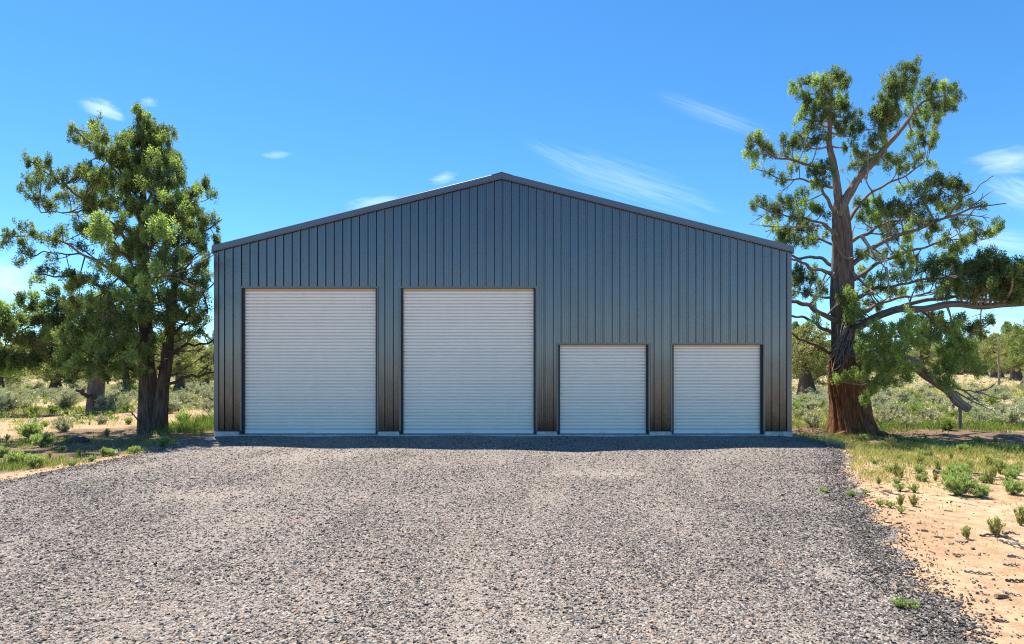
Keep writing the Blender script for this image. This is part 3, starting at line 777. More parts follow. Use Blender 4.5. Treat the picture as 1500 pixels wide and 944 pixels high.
BL = [ # x, y, rx, ry, dy
 (1222,108,9,10,0),(1232,118,9,9,.2),(1178,122,10,8,.1),(1162,130,8,7,.2),(1195,118,9,9,-.2),(1212,128,13,11,-.4),(1240,128,8,10,.3),(1185,142,16,11,-.3),(1205,150,17,12,-.5),(1228,150,13,11,.3),
 (1180,160,11,9,.2),(1195,170,14,11,-.4),(1215,172,13,10,.3),(1238,160,8,8,.4),(1168,172,7,6,.1),(1185,190,13,9,-.4),(1200,200,13,9,-.5),(1172,198,8,7,.2),(1228,188,9,8,.4),(1245,176,8,8,.3),(1256,170,7,9,.3),(1258,190,7,9,.3),(1245,200,9,8,.4),
 (1100,212,9,9,-.7),(1112,202,9,9,-.7),(1122,212,10,9,-.6),(1096,225,6,6,-.8),(1112,228,11,6,-.6),(1132,220,8,7,-.5),(1148,208,8,7,-.4),(1162,212,9,7,-.3),(1150,225,7,5,-.2),(1178,215,9,7,.2),(1170,235,9,5,.4),
 (1106,243,5,4,.6),(1125,254,8,5,.6),(1145,262,8,5,.5),(1160,248,6,5,.4),(1188,255,11,9,-.7),(1200,245,11,9,-.7),(1212,258,12,10,-.8),(1195,272,9,7,-.6),(1178,284,9,6,-.4),(1150,268,6,4,.4),
 (1255,222,12,9,.2),(1270,232,12,9,.3),(1250,245,9,7,.6),(1265,250,8,6,.6),(1243,215,7,6,.3),
 (1102,302,7,5,-1.2),(1115,296,7,6,-1.1),(1130,305,9,7,-1),(1145,295,10,8,-.9),(1160,300,11,8,-.9),(1140,312,10,7,-.9),(1128,322,8,6,-1.1),(1165,318,10,7,-.6),(1205,310,9,8,-.9),(1180,298,9,7,-.8),(1135,335,10,7,1.2),(1155,340,12,8,1.2),(1175,335,10,7,1),(1145,352,12,8,1.3),(1168,356,12,8,1.2),(1190,350,9,7,.8),
 (1335,95,9,6,-.5),(1322,104,8,6,-.5),(1340,105,7,6,-.4),(1305,112,9,8,-.6),(1320,120,13,10,-.6),(1335,125,9,9,-.5),(1302,128,11,9,-.7),(1318,138,14,11,-.7),(1296,146,11,9,-.7),(1335,148,11,9,-.4),
 (1288,158,11,10,-.7),(1302,164,14,11,-.8),(1318,160,11,10,-.6),(1285,172,9,9,-.7),(1300,182,12,9,-.7),(1290,196,10,9,-.6),(1278,205,9,9,-.5),(1310,176,9,8,-.5),(1286,215,9,7,-.4),
 (1358,118,7,6,.1),(1366,126,8,6,.2),(1355,135,9,8,0),(1368,140,9,8,.1),(1380,130,8,7,.2),(1388,138,8,7,.2),(1398,132,6,6,.2),(1405,140,6,6,.2),(1395,150,8,6,.3),(1382,152,8,6,.2),(1390,162,7,5,.2),(1365,156,10,7,.1),(1350,165,10,8,0),(1362,172,9,7,.1),(1376,168,7,5,.2),(1345,180,10,7,.1),(1372,182,5,4,.2),
 (1335,195,9,6,.2),(1352,196,8,6,.4),(1366,200,8,6,.5),(1345,210,8,5,.6),(1362,214,7,5,.8),(1330,215,8,5,.6),(1350,228,9,5,.9),(1362,240,6,4,1),(1335,240,8,5,.9),(1318,232,9,6,.2),(1300,240,10,7,.2),(1316,250,9,5,.8),(1295,232,9,7,-.5),
 (1325,278,7,6,1),(1335,270,5,4,1),(1350,282,10,10,-1.3),(1362,268,9,7,-1.3),(1375,262,9,8,-1.4),(1385,272,10,9,-1.4),(1368,285,12,9,-1.4),(1395,265,8,6,-1.4),(1404,278,7,6,-1.5),(1395,290,8,6,-1.5),(1378,300,9,6,-1.4),(1355,300,9,7,-1.3),(1408,290,4,3,-1.5),(1418,276,3,3,-1.5),(1425,300,4,3,-1.6),(1436,302,4,3,-1.7),
 (1262,300,9,7,.6),(1272,308,9,8,.6),(1285,295,9,7,.8),(1300,300,14,10,-.9),(1315,308,13,10,-1),(1295,318,14,9,-.9),(1328,300,10,8,-1.1),(1278,325,10,8,.9),(1260,320,9,7,.8),(1310,330,12,8,1.1),(1335,322,11,7,1.2),(1350,330,10,7,1.2),(1330,345,11,7,1.2),(1300,345,10,7,1.),
 (1365,325,9,6,-1.4),(1375,335,9,6,-1.3),(1360,348,9,6,1.2),(1385,345,8,5,1.3),(1378,358,9,5,1.3),(1398,362,8,5,1.3),(1410,355,8,6,1.4),(1408,368,5,4,1.4),(1395,375,6,5,1.2),
 (1430,345,8,5,1.4),(1442,342,9,5,1.4),(1455,340,9,5,1.4),(1463,330,6,6,1.4),(1458,326,5,4,1.4),(1420,350,8,4,1.4),(1432,330,4,3,1.4),
 (1270,372,9,6,.8),(1290,378,10,6,.9),(1315,385,12,7,1.1),(1340,382,12,6,1.1),(1330,398,12,7,-1.2),(1310,402,10,6,-1.),(1290,405,9,6,-.9),(1355,392,10,7,-1.4),(1262,405,9,7,.8),(1275,425,10,7,1.2),(1262,440,10,8,1.2),(1258,460,9,8,.5),(1282,450,9,6,1.3),
 (1370,385,11,8,-1.4),(1388,380,11,9,-1.4),(1380,400,14,9,-1.5),(1400,392,13,10,-1.5),(1402,412,16,10,-1.5),(1385,420,13,9,-1.3),(1420,398,13,10,-1.7),(1425,415,14,11,-1.7),(1435,382,11,10,-1.8),(1448,372,9,9,-1.8),(1450,390,12,11,-1.9),(1445,410,14,11,-1.9),(1465,378,10,9,-2),(1470,395,13,11,-2),(1468,415,14,11,-2),(1485,385,10,9,-2.1),(1490,405,14,11,-2.2),(1490,425,14,9,-2.2),(1505,395,12,12,-2.3),(1510,420,14,11,-2.3),(1530,405,14,13,-2.4),(1550,420,14,13,-2.5),
 (1430,430,16,8,-1.9),(1455,432,15,7,-2.),(1478,434,12,6,-2.1),(1405,430,14,7,-1.3),(1410,425,14,8,1.5),(1440,425,14,8,1.3),(1365,412,11,7,-1.2),(1350,420,9,6,1.5),
 (1375,468,11,7,-.9),(1390,480,12,7,-.8),(1405,470,11,6,-.8),(1362,480,10,8,-.8),(1372,495,10,7,-.8),(1418,478,8,5,-.8),(1432,478,8,4,-.8),(1444,473,6,4,-.8),(1452,468,4,3,-.8),(1425,490,7,4,-.9),(1440,492,5,3,-.9),(1345,470,10,8,-.7),(1350,490,8,8,-.6),
 (1240,430,10,9,-.7),(1252,450,11,9,-.8),(1245,462,9,8,-.9),(1232,440,6,6,-.7),(1262,470,9,8,-.6),
 (1190,410,10,8,.8),(1172,400,10,8,.9),(1205,425,8,7,.6),(1180,425,10,8,1),(1165,415,9,8,1.),(1195,300,8,7,-.9)]
FR = [ # low forward limb, its sunlit look painted in by a brighter leaf colour
 (1270,492,11,10,-1.8),(1285,480,12,10,-2),(1298,492,12,10,-2.1),(1280,505,13,10,-2),(1262,510,10,9,-1.7),(1300,512,13,10,-2.1),(1318,478,11,10,-2),(1330,465,9,10,-2),(1326,492,13,10,-2.1),(1345,482,10,9,-1.9),(1342,500,12,10,-2),
 (1318,510,12,9,-2.2),(1355,498,9,8,-1.8),(1275,528,12,10,-1.9),(1292,532,13,10,-2.1),(1312,530,12,9,-2.2),(1268,548,9,9,-1.8),(1285,552,11,9,-2),(1300,560,10,8,-2),(1278,570,8,8,-1.9),(1270,586,5,7,-1.8),(1332,535,11,8,-2.1),(1305,545,11,8,-2.1),(1325,552,8,6,-2),
 (1392,500,10,10,-2),(1405,495,9,10,-2),(1415,508,10,10,-2),(1398,515,12,10,-2.1),(1412,525,12,9,-2.1),(1388,530,10,9,-2),(1400,540,12,8,-2.1),(1425,530,9,9,-2),(1432,545,9,7,-1.9),(1395,478,6,7,-2),(1382,515,9,8,-1.9),(1380,558,7,8,-2),(1388,568,6,6,-2),(1445,538,6,5,-1.8),(1375,545,7,6,-1.9),
 (1228,556,5,6,-1.2),(1240,552,6,5,-1.2),(1252,548,5,5,-1.2)]
for (x_, y_, a, b, dy) in BL: 
    if x_ > 1405 and y_ > 362: dy -= .9
    t.blob(x_, y_, a*1.3, b*1.28, dy, dens=1.0, fresh=0 if t.r.random() < .8 else 1, bias=t.r.normal(0, .12))
for i in range(46):
    t.blob(t.r.uniform(1405, 1550), t.r.uniform(385, 438), t.r.uniform(11, 16), t.r.uniform(6, 9), t.r.uniform(-3.4, -1.6), dens=.8, bias=t.r.normal(0, .1))
for i in range(44):
    t.blob(t.r.uniform(1262, 1420), t.r.uniform(292, 436), t.r.uniform(9, 14), t.r.uniform(5, 9), t.r.uniform(-1.8, 2.0), dens=.75, fresh=int(t.r.random() < .2), bias=t.r.normal(0, .1))
for i in range(20):
    t.blob(t.r.uniform(1150, 1218), t.r.uniform(290, 480), t.r.uniform(8, 12), t.r.uniform(5, 8), t.r.uniform(-1.2, 1.8), dens=.6, bias=t.r.normal(0, .1))
for i in range(8):
    t.blob(t.r.uniform(1350, 1420), t.r.uniform(462, 495), t.r.uniform(9, 13), t.r.uniform(5, 8), t.r.uniform(-2.6, -.4), dens=.8, bias=t.r.normal(0, .1))
for (x_, y_, a, b, dy) in FR: t.blob(x_, y_, a*1.1, b*1.1, dy-.5, fresh=1, bias=.05, dens=1.6)
t.finish([M_jun, M_junb], M_dead, n=56, L=.054, W=.022)

# ---- left juniper beside the building
t = Tree('juniper_tree', (T1[0], T1[1], -.08), 'full conical juniper with double dark trunk left of the building', 'tree', T1[1], 77)
t.limb([(222, 633, 0), (221, 600, 0), (217, 560, 0), (214, 520, 0), (213, 470, 0), (211, 400, 0), (210, 330, 0), (209, 260, 0), (207, 185, 0)], 0, 0, 'trunk', M_bark, 70, 60, .10, .15, None, .02,
       radii=[20, 18.5, 16.5, 14.5, 12.5, 11.5, 10, 9, 8, 7, 6, 4.5, 3, 1.5])
t.limb([(233, 632, -.1), (235, 600, -.1), (240, 565, -.05), (245, 530, 0), (249, 490, .05), (252, 450, .1), (256, 400, .2), (262, 345, .3)], 0, 0, 'trunk', M_bark, 50, 40, .11, .2, None, .02, radii=[13, 11, 9.5, 9, 8, 6, 4, 2])
for pts, a, b in [
    ([(211, 345, 0), (185, 275, -.3), (150, 228, -.6), (110, 190, -.9)], 3.6, 1), ([(210, 300, 0), (172, 242, .3), (142, 188, .6)], 3, 1),
    ([(211, 390, 0), (155, 318, -.5), (98, 275, -1.0), (44, 236, -1.4)], 4.2, 1), ([(100, 277, -1), (80, 258, -1), (74, 242, -1)], 2, 1), ([(155, 318, .0), (120, 310, .3), (60, 312, .5)], 2.4, 1),
    ([(212, 440, 0), (140, 380, .4), (72, 350, .8), (0, 345, 1.2)], 4.5, 1), ([(120, 372, .5), (60, 372, .6), (25, 385, .7)], 2, .8),
    ([(213, 470, 0), (160, 430, -.9), (105, 408, -1.7), (60, 402, -2.2)], 4.5, 1.2), ([(213, 500, 0), (180, 468, -1.4), (150, 452, -2.3)], 4.5, 1.4),
    ([(210, 350, 0), (250, 315, .2), (302, 272, .5)], 3.2, 1), ([(210, 305, 0), (235, 265, -.1), (258, 228, -.2)], 2.4, .9), ([(209, 262, 0), (228, 226, .1), (243, 198, .2)], 1.8, .8), ([(209, 255, 0), (192, 226, .1), (180, 204, .2)], 1.8, .8), ([(254, 430, .1), (278, 388, .3), (300, 352, .5)], 2.6, 1), ([(210, 330, 0), (245, 300, .5), (266, 268, .8)], 2.4, .9), ([(211, 372, 0), (250, 330, -.6), (285, 296, -1.)], 2.6, 1), ([(212, 420, 0), (270, 360, -.3), (325, 322, -.6)], 4, 1), ([(252, 470, 0), (285, 442, .3), (314, 415, .6)], 3.5, 1.2),
    ([(236, 566, -.1), (262, 556, -.3), (292, 549, -.4), (330, 543, -.5)], 4.2, 2), ([(247, 518, 0), (272, 508, .4), (300, 502, .6), (330, 496, .9)], 4, 1.6), ([(232, 540, -.2), (240, 528, -.5), (262, 515, -.8)], 3.6, 1.2),
    ([(214, 512, 0), (196, 500, -.2), (178, 498, -.4), (160, 488, -.6)], 3.6, 1.4), ([(216, 550, 0), (196, 545, -.6), (172, 540, -1.1), (150, 532, -1.5)], 4, 1.6), ([(214, 520, 0), (205, 500, -.2), (198, 470, -.3)], 2.8, 1.4),
    ([(251, 492, 0), (280, 470, -.5), (305, 452, -.9)], 3.6, 1.4), ([(210, 400, 0), (222, 360, -1.6), (236, 335, -2.4)], 3.6, 1), ([(211, 430, 0), (190, 380, -1.8), (150, 345, -2.6)], 3.8, 1),
    ([(211, 420, 0), (215, 370, 1.6), (220, 330, 2.4)], 3.6, 1), ([(212, 470, 0), (225, 430, -1.7), (235, 405, -2.7)], 3.6, 1), ([(212, 460, 0), (190, 420, 1.8), (170, 400, 2.8)], 3.6, 1)]:
    t.limb(pts, a, b, 'limb', M_bark, ridge=.1, wob=.05)
BL1 = [(207,168,10,12),(213,186,16,11),(196,205,15,12),(225,205,19,14),(244,200,7,12),(212,232,24,15),(238,238,18,14),(257,225,6,9),(190,235,14,11),(260,245,6,8),
 (108,190,7,10),(114,207,8,8),(140,184,8,10),(128,206,11,9),(150,200,9,8),(150,224,14,10),(170,222,11,10),(178,205,6,6),
 (43,240,6,10),(38,264,8,9),(55,240,9,12),(60,268,14,12),(75,245,7,9),(80,265,12,10),(92,258,7,11),(100,285,19,11),(55,290,11,9),(75,303,15,8),(110,260,10,8),(122,247,10,8),(35,280,5,6),
 (140,262,15,11),(165,262,17,13),(190,270,18,14),(220,270,22,15),(245,272,14,14),(130,300,16,11),(160,298,18,12),(195,305,18,14),(225,310,20,16),(250,315,15,13),(263,295,9,10),(300,272,11,8),(286,280,9,8),(308,290,6,9),(275,302,11,9),
 (12,345,11,8),(35,335,8,8),(3,358,10,7),(30,358,13,8),(55,345,9,7),(45,372,11,6),(75,352,11,7),(92,338,10,7),(30,384,7,5),(-15,350,10,8),(120,335,10,8),
 (300,325,12,10),(318,325,8,10),(275,335,14,10),(290,355,14,10),(320,350,7,9),(270,375,14,10),(300,383,12,10),(315,372,7,8),(250,352,13,11),(305,408,9,9),(285,415,12,8),(262,405,12,9),(268,262,8,10),(272,282,9,9),(262,315,12,10),(285,312,11,9),(296,345,10,9),(304,365,9,8),(290,395,11,9),(300,428,9,8),(272,428,11,8),(230,345,14,12),(200,345,16,12),(170,335,14,11),(255,430,12,8),
 (180,370,16,11),(205,375,16,12),(235,380,15,11),(210,405,15,11),(180,470,17,10),(205,470,14,10),(180,495,15,9),(300,440,10,9),(280,440,10,8),(262,460,10,8)]
FRL = [(148,322,14,12,-2.6),(150,340,16,12,-2.6),(160,352,11,9,-2.5),(138,345,10,9,-2.6),(238,322,11,10,-2.4),(240,340,14,11,-2.4),(225,330,9,8,-2.4),(230,400,14,10,-2.6),(215,415,13,9,-2.6)]
MIDL = [(70,398,13,8,-2.2),(100,402,17,9,-2.),(128,406,18,9,-2.1),(60,412,9,6,-2.1),(152,418,20,10,-2.3),(110,425,16,8,-1.9),(185,400,15,10,-2.3),(190,440,22,11,-2.4),(160,448,22,11,-2.4),(225,432,16,9,-2.5),(130,440,18,9,-2.2),(205,460,18,9,-2.3),(170,430,16,9,-2.5),(248,450,11,8,-1),
 (150,480,16,9,-1.6),(125,470,14,8,-1.5),(160,505,16,9,-1.4),(135,512,16,9,-1.6),(110,508,13,9,-1.5),(180,515,15,8,-1.),(120,530,16,8,-1.7),(145,532,15,8,-1.6),(100,540,11,7,-1.7),(108,556,7,6,-1.7),(130,548,11,6,-1.7),(95,520,12,8,-1.7),(85,535,8,6,-1.7),(168,540,11,6,-1.3),(155,552,9,4,-1.5),(210,545,10,6,-.6)]
for (x_, y_, a, b) in BL1:
    off = min(1., max(0., (y_-150)/230.)); lat = min(1, abs(x_-210)/120.); depth = 2.4*off*math.sqrt(max(.05, 1-lat*lat))
    t.blob(x_, y_, a*1.2, b*1.25, t.dyat(x_, y_)+t.r.uniform(-.2, .2), dens=.9, bias=t.r.normal(0, .1))
    if lat < .75:
        t.blob(x_+t.r.normal(0, 4), y_+t.r.normal(0, 4), a*.9, b*.9, -depth*t.r.uniform(.5, 1), dens=.62, fresh=int(t.r.random() < .3), bias=t.r.normal(0, .1))
        t.blob(x_+t.r.normal(0, 4), y_+t.r.normal(0, 4), a*.9, b*.9, depth*t.r.uniform(.5, 1), dens=.42, bias=t.r.normal(.05, .1))
LEFT = [(180, 196), (230, 168), (260, 130), (300, 105), (340, 90), (380, 75), (420, 80), (470, 100), (520, 110)]; RIGHT = [(180, 220), (230, 248), (270, 258), (320, 295), (380, 310), (420, 305), (470, 298), (520, 270)]
for i in range(185):      # the crown's inner volume
    y_ = t.r.uniform(190, 505); xl = np.interp(y_, [q[0] for q in LEFT], [q[1] for q in LEFT]); xr = np.interp(y_, [q[0] for q in RIGHT], [q[1] for q in RIGHT])
    x_ = t.r.uniform(xl, xr); lat = abs(x_-210)/130.; dmax = 2.5*min(1, (y_-150)/180.)*math.sqrt(max(.08, 1-min(1, lat)**2))
    t.blob(x_, y_, t.r.uniform(10, 17), t.r.uniform(8, 12), t.r.uniform(-1, 1)*dmax, dens=.62, fresh=int(t.r.random() < .25), bias=t.r.normal(0, .12))
for i in range(52):      # the skirt that hangs low on the camera side
    t.blob(t.r.uniform(85, 222), t.r.uniform(455, 542), t.r.uniform(10, 16), t.r.uniform(6, 10), t.r.uniform(-2.4, -1.0), dens=.7, fresh=int(t.r.random() < .35), bias=t.r.normal(0, .12))
for i in range(20):
    t.blob(t.r.uniform(228, 304), t.r.uniform(425, 505), t.r.uniform(9, 14), t.r.uniform(6, 9), t.r.uniform(-1.4, 1.2), dens=.55, bias=t.r.normal(.05, .12))
for (x_, y_, a, b, dy) in FRL: t.blob(x_, y_, a, b, dy, fresh=1, bias=.12, dens=1.1)
for (x_, y_, a, b, dy) in MIDL: t.blob(x_, y_, a, b, dy, fresh=int(t.r.random() < .55), bias=t.r.normal(-.05, .1), dens=.85)
for q0, q1, rr in [((230, 560, -.1), (300, 520, -.6), 1.4), ((250, 505, 0), (300, 485, .3), 1.3), ((214, 530, -.3), (190, 515, -.9), 1.2), ((262, 515, -.8), (300, 512, -1.2), 1.2), ((270, 508, .4), (305, 470, .8), 1.3),
                   ((207, 620, -.5), (190, 602, -1.), 1.3), ((160, 430, -.9), (175, 470, -1.5), 1.2), ((290, 549, -.4), (318, 530, -.7), 1.1), ((260, 470, .2), (300, 460, .3), 1.2), ((150, 480, -1), (115, 505, -1.5), 1.3)]:
    t.dead(q0, q1, rr, 5)
t.finish([M_jun, M_junb], M_bark, n=52, L=.055, W=.0235, keepx=(322-CX)/F)

# ---- second juniper behind it, thick pale trunk
t = Tree('juniper_tree', (T2[0], T2[1], -.05), 'juniper with thick straight pale trunk behind the left double-trunk tree', 'tree', T2[1], 5)
t.limb([(140, 602, 0), (140, 575, 0), (141, 550, 0), (142, 520, 0), (138, 480, 0), (130, 430, 0)], 0, 0, 'trunk', M_bark_pale, 40, 48, .10, .15, None, .01, radii=[14.5, 12.5, 12, 12, 11, 9, 6, 3, 1])
for pts, a, b in [([(138, 585, -.3), (126, 577, -1.), (112, 572, -1.6)], 4.5, 2.5), ([(140, 540, 0), (90, 510, -.5), (40, 495, -1), (0, 480, -1)], 5, 1.5), ([(140, 500, 0), (90, 470, .5), (40, 450, 1), (20, 430, 1)], 4, 1), ([(141, 520, 0), (180, 500, .5), (215, 495, 1)], 4, 1.5), ([(138, 480, 0), (100, 445, 0), (60, 425, 0)], 3, 1)]:
    t.limb(pts, a, b, 'limb', M_bark, wob=.06)
for (x_, y_, a, b, dy) in [(20,468,22,10,-.8),(55,470,22,10,-.5),(90,465,22,12,0),(28,492,20,8,-1),(45,505,18,8,-.8),(80,492,22,11,-.5),(115,485,20,11,0),(8,452,10,7,-1),(30,438,8,7,1),(48,434,7,6,1),(45,450,9,6,1),(62,448,10,6,.8),(60,522,18,9,-.6),(25,525,14,7,-1),(5,515,12,8,-1),(0,535,14,9,-1),(100,510,17,9,-.5),(85,528,14,8,-.4),
   (20,540,12,6,-1),(40,532,12,6,-1),(150,470,20,12,.5),(180,480,18,12,.7),(200,510,14,10,.8),(75,430,10,6,0),(90,445,14,8,0),(120,450,16,9,0),(150,440,16,9,.3),(-20,490,16,14,-1),(-20,520,16,14,-1),(8,478,14,8,-1.4)]:
    t.blob(x_, y_, a*1.25, b*1.25, dy, dens=.8, fresh=int(t.r.random() < .2), bias=t.r.normal(0, .1), puffr=.19)
t.finish([M_jun, M_junb], M_bark, n=42, L=.09, W=.046)

# ------------------------------------------------------------------ distant junipers: four kinds, copied
def far_juniper(seed, h, w, lean=0.):
    r = np.random.default_rng(seed)
    e = empty('distant_juniper', (0, 0, 0))
    m = MB()
    zz = np.linspace(-.1, h*.8, 10); xx = lean*zz+.12*np.sin(zz*1.3+seed)
    m.tube(np.stack([xx, .1*np.sin(zz+seed), zz], 1), np.linspace(.34*w/3, .06, 10), 10, .12, .3, (.5, .4), seed=seed)
    C = []
    nb = 16
    for i in range(nb):
        z0 = h*r.uniform(.15, .75); a = r.uniform(0, 6.28); L = w*.5*r.uniform(.6, 1.05)*(1-.55*(z0/h)**2)
        s0 = np.array((lean*z0, 0, z0)); s1 = s0+np.array((math.cos(a)*L, math.sin(a)*L, L*r.uniform(.1, .7)))
        t_ = np.linspace(0, 1, 5)[:, None]; W = s0*(1-t_)+s1*t_+np.sin(np.pi*t_)*r.normal(0, .12, 3)
        m.tube(W, np.linspace(.07, .02, 5), 6, cap=False)
        for q in (.55, .75, .9, 1.):
            for _ in range(6): C.append(s0*(1-q)+s1*q+r.normal(0, .30, 3)*np.array((1, 1, .8)))
    for i in range(int(60*w)):
        u = r.uniform(.0, 1)**.8; zc = h*(.28+.72*u); rad = w*.5*(1-u)**.55*(.85+.25*math.sin(5*u+seed))
        a = r.uniform(0, 6.28); q = r.random()**.4
        C.append(np.array((lean*zc+math.cos(a)*rad*q, math.sin(a)*rad*q, zc)))
    C = np.array(C); C[:, 2] = np.maximum(C[:, 2], h*.14)
    rr = r.uniform(.16, .30, len(C))
    v, f, a = leaves(C, np.stack([rr, rr, rr], 1), 26, .14, .07, seed=seed, cv=r.normal(.5, .2, len(C)).clip(0, 1))
    m.build('trunk', M_bark, e, True)
    mesh_np('crown', v, f, M_junfar if seed % 2 else M_jun, e, var=a)
    return e
protos = [far_juniper(101, 5.5, 4.2), far_juniper(102, 7., 4.5), far_juniper(103, 4.2, 4.6, .12), far_juniper(104, 6., 3.4, -.05), far_juniper(105, 5.0, 5.2)]
placed = set()
def put_far(px, py_or_d, k, sc, label, group=None, dist=None):
    d = dist; x = (px-CX)/F*d; z = float(terrain(x, d))
    if k not in placed:
        placed.add(k); o = protos[k]; o.location = (x, d, z); o.rotation_euler.z = random.uniform(0, 6.28); o.scale = (sc,)*3
        tag(o, label, 'tree', group); return o
    o = copy_tree(protos[k], (x, d, z), random.uniform(0, 6.28), sc, label, group); o['category'] = 'tree'; return o
put_far(1180, 0, 4, 1.15, 'dark-trunked juniper with yellow-green crown between building and big old tree', None, 47)
put_far(81, 0, 2, 1.0, 'small juniper with bare leaning trunk in the left sagebrush', None, 52)
put_far(183, 0, 3, .8, 'low sprawling juniper seen between the two left trunks', None, 42)
put_far(262, 0, 0, .95, 'olive juniper seen beneath the long low branch beside the building', None, 50)
put_far(1196, 0, 1, .75, 'taller hazy juniper directly behind the dark-trunked one at right', None, 66)
GL = 'junipers along the far left treeline'; GR = 'junipers along the far right treeline'
for px, d, k, sc in [(-40, 60, 1, .9), (-5, 48, 0, .85), (20, 75, 4, 1.), (62, 90, 1, 1.), (100, 72, 4, .95), (118, 95, 0, 1.2), (150, 80, 2, 1.2), (205, 85, 4, 1.1), (250, 98, 3, 1.2), (285, 76, 4, 1.1), (300, 60, 2, .95), (318, 90, 1, 1.1), (345, 70, 0, 1.), (-70, 85, 4, 1.2), (-25, 100, 0, 1.2), (130, 62, 2, .8), (225, 110, 1, 1.2), (30, 110, 0, 1.3), (272, 120, 1, 1.3), (85, 118, 3, 1.3)]:
    put_far(px, 0, k, sc, 'olive juniper in the hazy treeline across the left sagebrush field', GL, d)
for px, d, k, sc in [(1150, 80, 0, 1.2), (1165, 95, 1, 1.2), (1215, 105, 4, 1.2), (1240, 90, 0, 1.1), (1295, 100, 3, 1.2), (1350, 96, 0, 1.0), (1375, 105, 1, 1.0), (1400, 88, 4, 1.05), (1418, 98, 2, 1.2), (1440, 84, 0, 1.1), (1458, 76, 4, 1.15), (1475, 90, 1, 1.15), (1490, 70, 0, 1.15), (1510, 62, 1, 1.05), (1535, 75, 4, 1.3), (1560, 60, 0, 1.2), (1485, 110, 3, 1.5), (1432, 118, 1, 1.4)]:
    put_far(px, 0, k, sc, 'olive juniper on the rise beyond the dirt road at right', GR, d)
# a dead snag among the right-hand trees
m = MB(); m.tube([(0, 0, -.1), (.05, 0, 1.5), (0, .05, 3.2), (.03, 0, 5.2)], [.12, .1, .06, .02], 8, .1)
for i in range(14):
    z0 = random.uniform(1, 4.6); a = random.uniform(0, 6.28); L = random.uniform(.3, 1.0)
    m.tube([(0, 0, z0), (math.cos(a)*L*.6, math.sin(a)*L*.6, z0+.1), (math.cos(a)*L, math.sin(a)*L, z0+.3)], [.03, .02, .01], 5, cap=False)
x = (1463-CX)/F*60
o = m.build('dead_tree', M_dead, None, True); o.location = (x, 60, float(terrain(x, 60))); tag(o, 'bare dead snag standing among the olive trees at far right', 'tree')

# ------------------------------------------------------------------ shrubs
def shrub(name, seed, w, h, mat, nst=16, per=26, leaf=(.05, .014), stemmat=None, up=.8):
    r = np.random.default_rng(seed); mb = MB(); C = []; Rr = []
    for i in range(nst):
        a = r.uniform(0, 6.28); q = r.random()**.6; tip = np.array((math.cos(a)*w*.5*q, math.sin(a)*w*.5*q, h*(1-.45*q*q)*r.uniform(.75, 1.05)))
        mid = tip*np.array((.45, .45, .5))+r.normal(0, .03, 3)
        W = catmull([np.array((0, 0, -.02)), mid, tip], 5); mb.tube(W, np.linspace(.012*w/.6, .004, 5), 4, cap=False)
        for t_ in np.linspace(.42, 1., 5):
            c = W[0]*(1-t_)*0+W[min(4, int(t_*4))]+r.normal(0, w*.06, 3)
            C.append(c); Rr.append((w*.07, w*.07, h*.11))
    C = np.array(C); C[:, 2] = np.maximum(C[:, 2], .04); Rr = np.array(Rr)
    v, f, a = leaves(C, Rr, per, leaf[0], leaf[1], up, seed=seed, cv=r.normal(.5, .2, len(C)).clip(0, 1))
    sv = np.vstack(mb.v); sf = np.vstack(mb.f)
    V = np.vstack([sv, v]); Fq = np.vstack([sf, f+len(sv)])
    mi = np.concatenate([np.zeros(len(sf), int), np.ones(len(f), int)]); va = np.concatenate([np.full(len(sf), .5), a])
    return mesh_np(name, V, Fq, [M_stem, mat], var=va, matidx=mi)
sagep = [shrub('sagebrush', 201, 1.0, .62, M_sage, 22, 24, (.075, .024)), shrub('sagebrush', 202, .8, .55, M_sage, 18, 24, (.07, .022)), shrub('sagebrush', 203, 1.2, .7, M_sage, 26, 24, (.08, .026)),
         shrub('sagebrush', 204, .9, .45, M_sage, 18, 22, (.07, .022)), shrub('rabbitbrush', 205, .75, .5, M_rabbit, 20, 24, (.08, .018)), shrub('rabbitbrush', 206, .6, .38, M_rabbit, 16, 22, (.07, .018))]
used = set()
def put(pl, k, x, y, sc, label, cat, group=None, dz=0.):
    z = float(terrain(x, y))+dz; key = (id(pl), k)
    if key not in used: used.add(key); o = pl[k]
    else: o = pl[k].copy(); COL.objects.link(o)
    o.location = (x, y, z); o.rotation_euler.z = random.uniform(0, 6.28); s = sc*random.uniform(.9, 1.1); o.scale = (s, s, sc*random.uniform(.85, 1.15))
    for kk in ('group',):
        if kk in o: del o[kk]
    tag(o, label, cat, group); return o
def gxy(px, py, z=0.):      # ground point seen at a photo pixel
    x, y = 0, 20.
    for _ in range(12):
        y = F*(CAMZ-z)/(py-HY); x = (px-CX)/F*y; z = float(terrain(x, y))
    return x, y
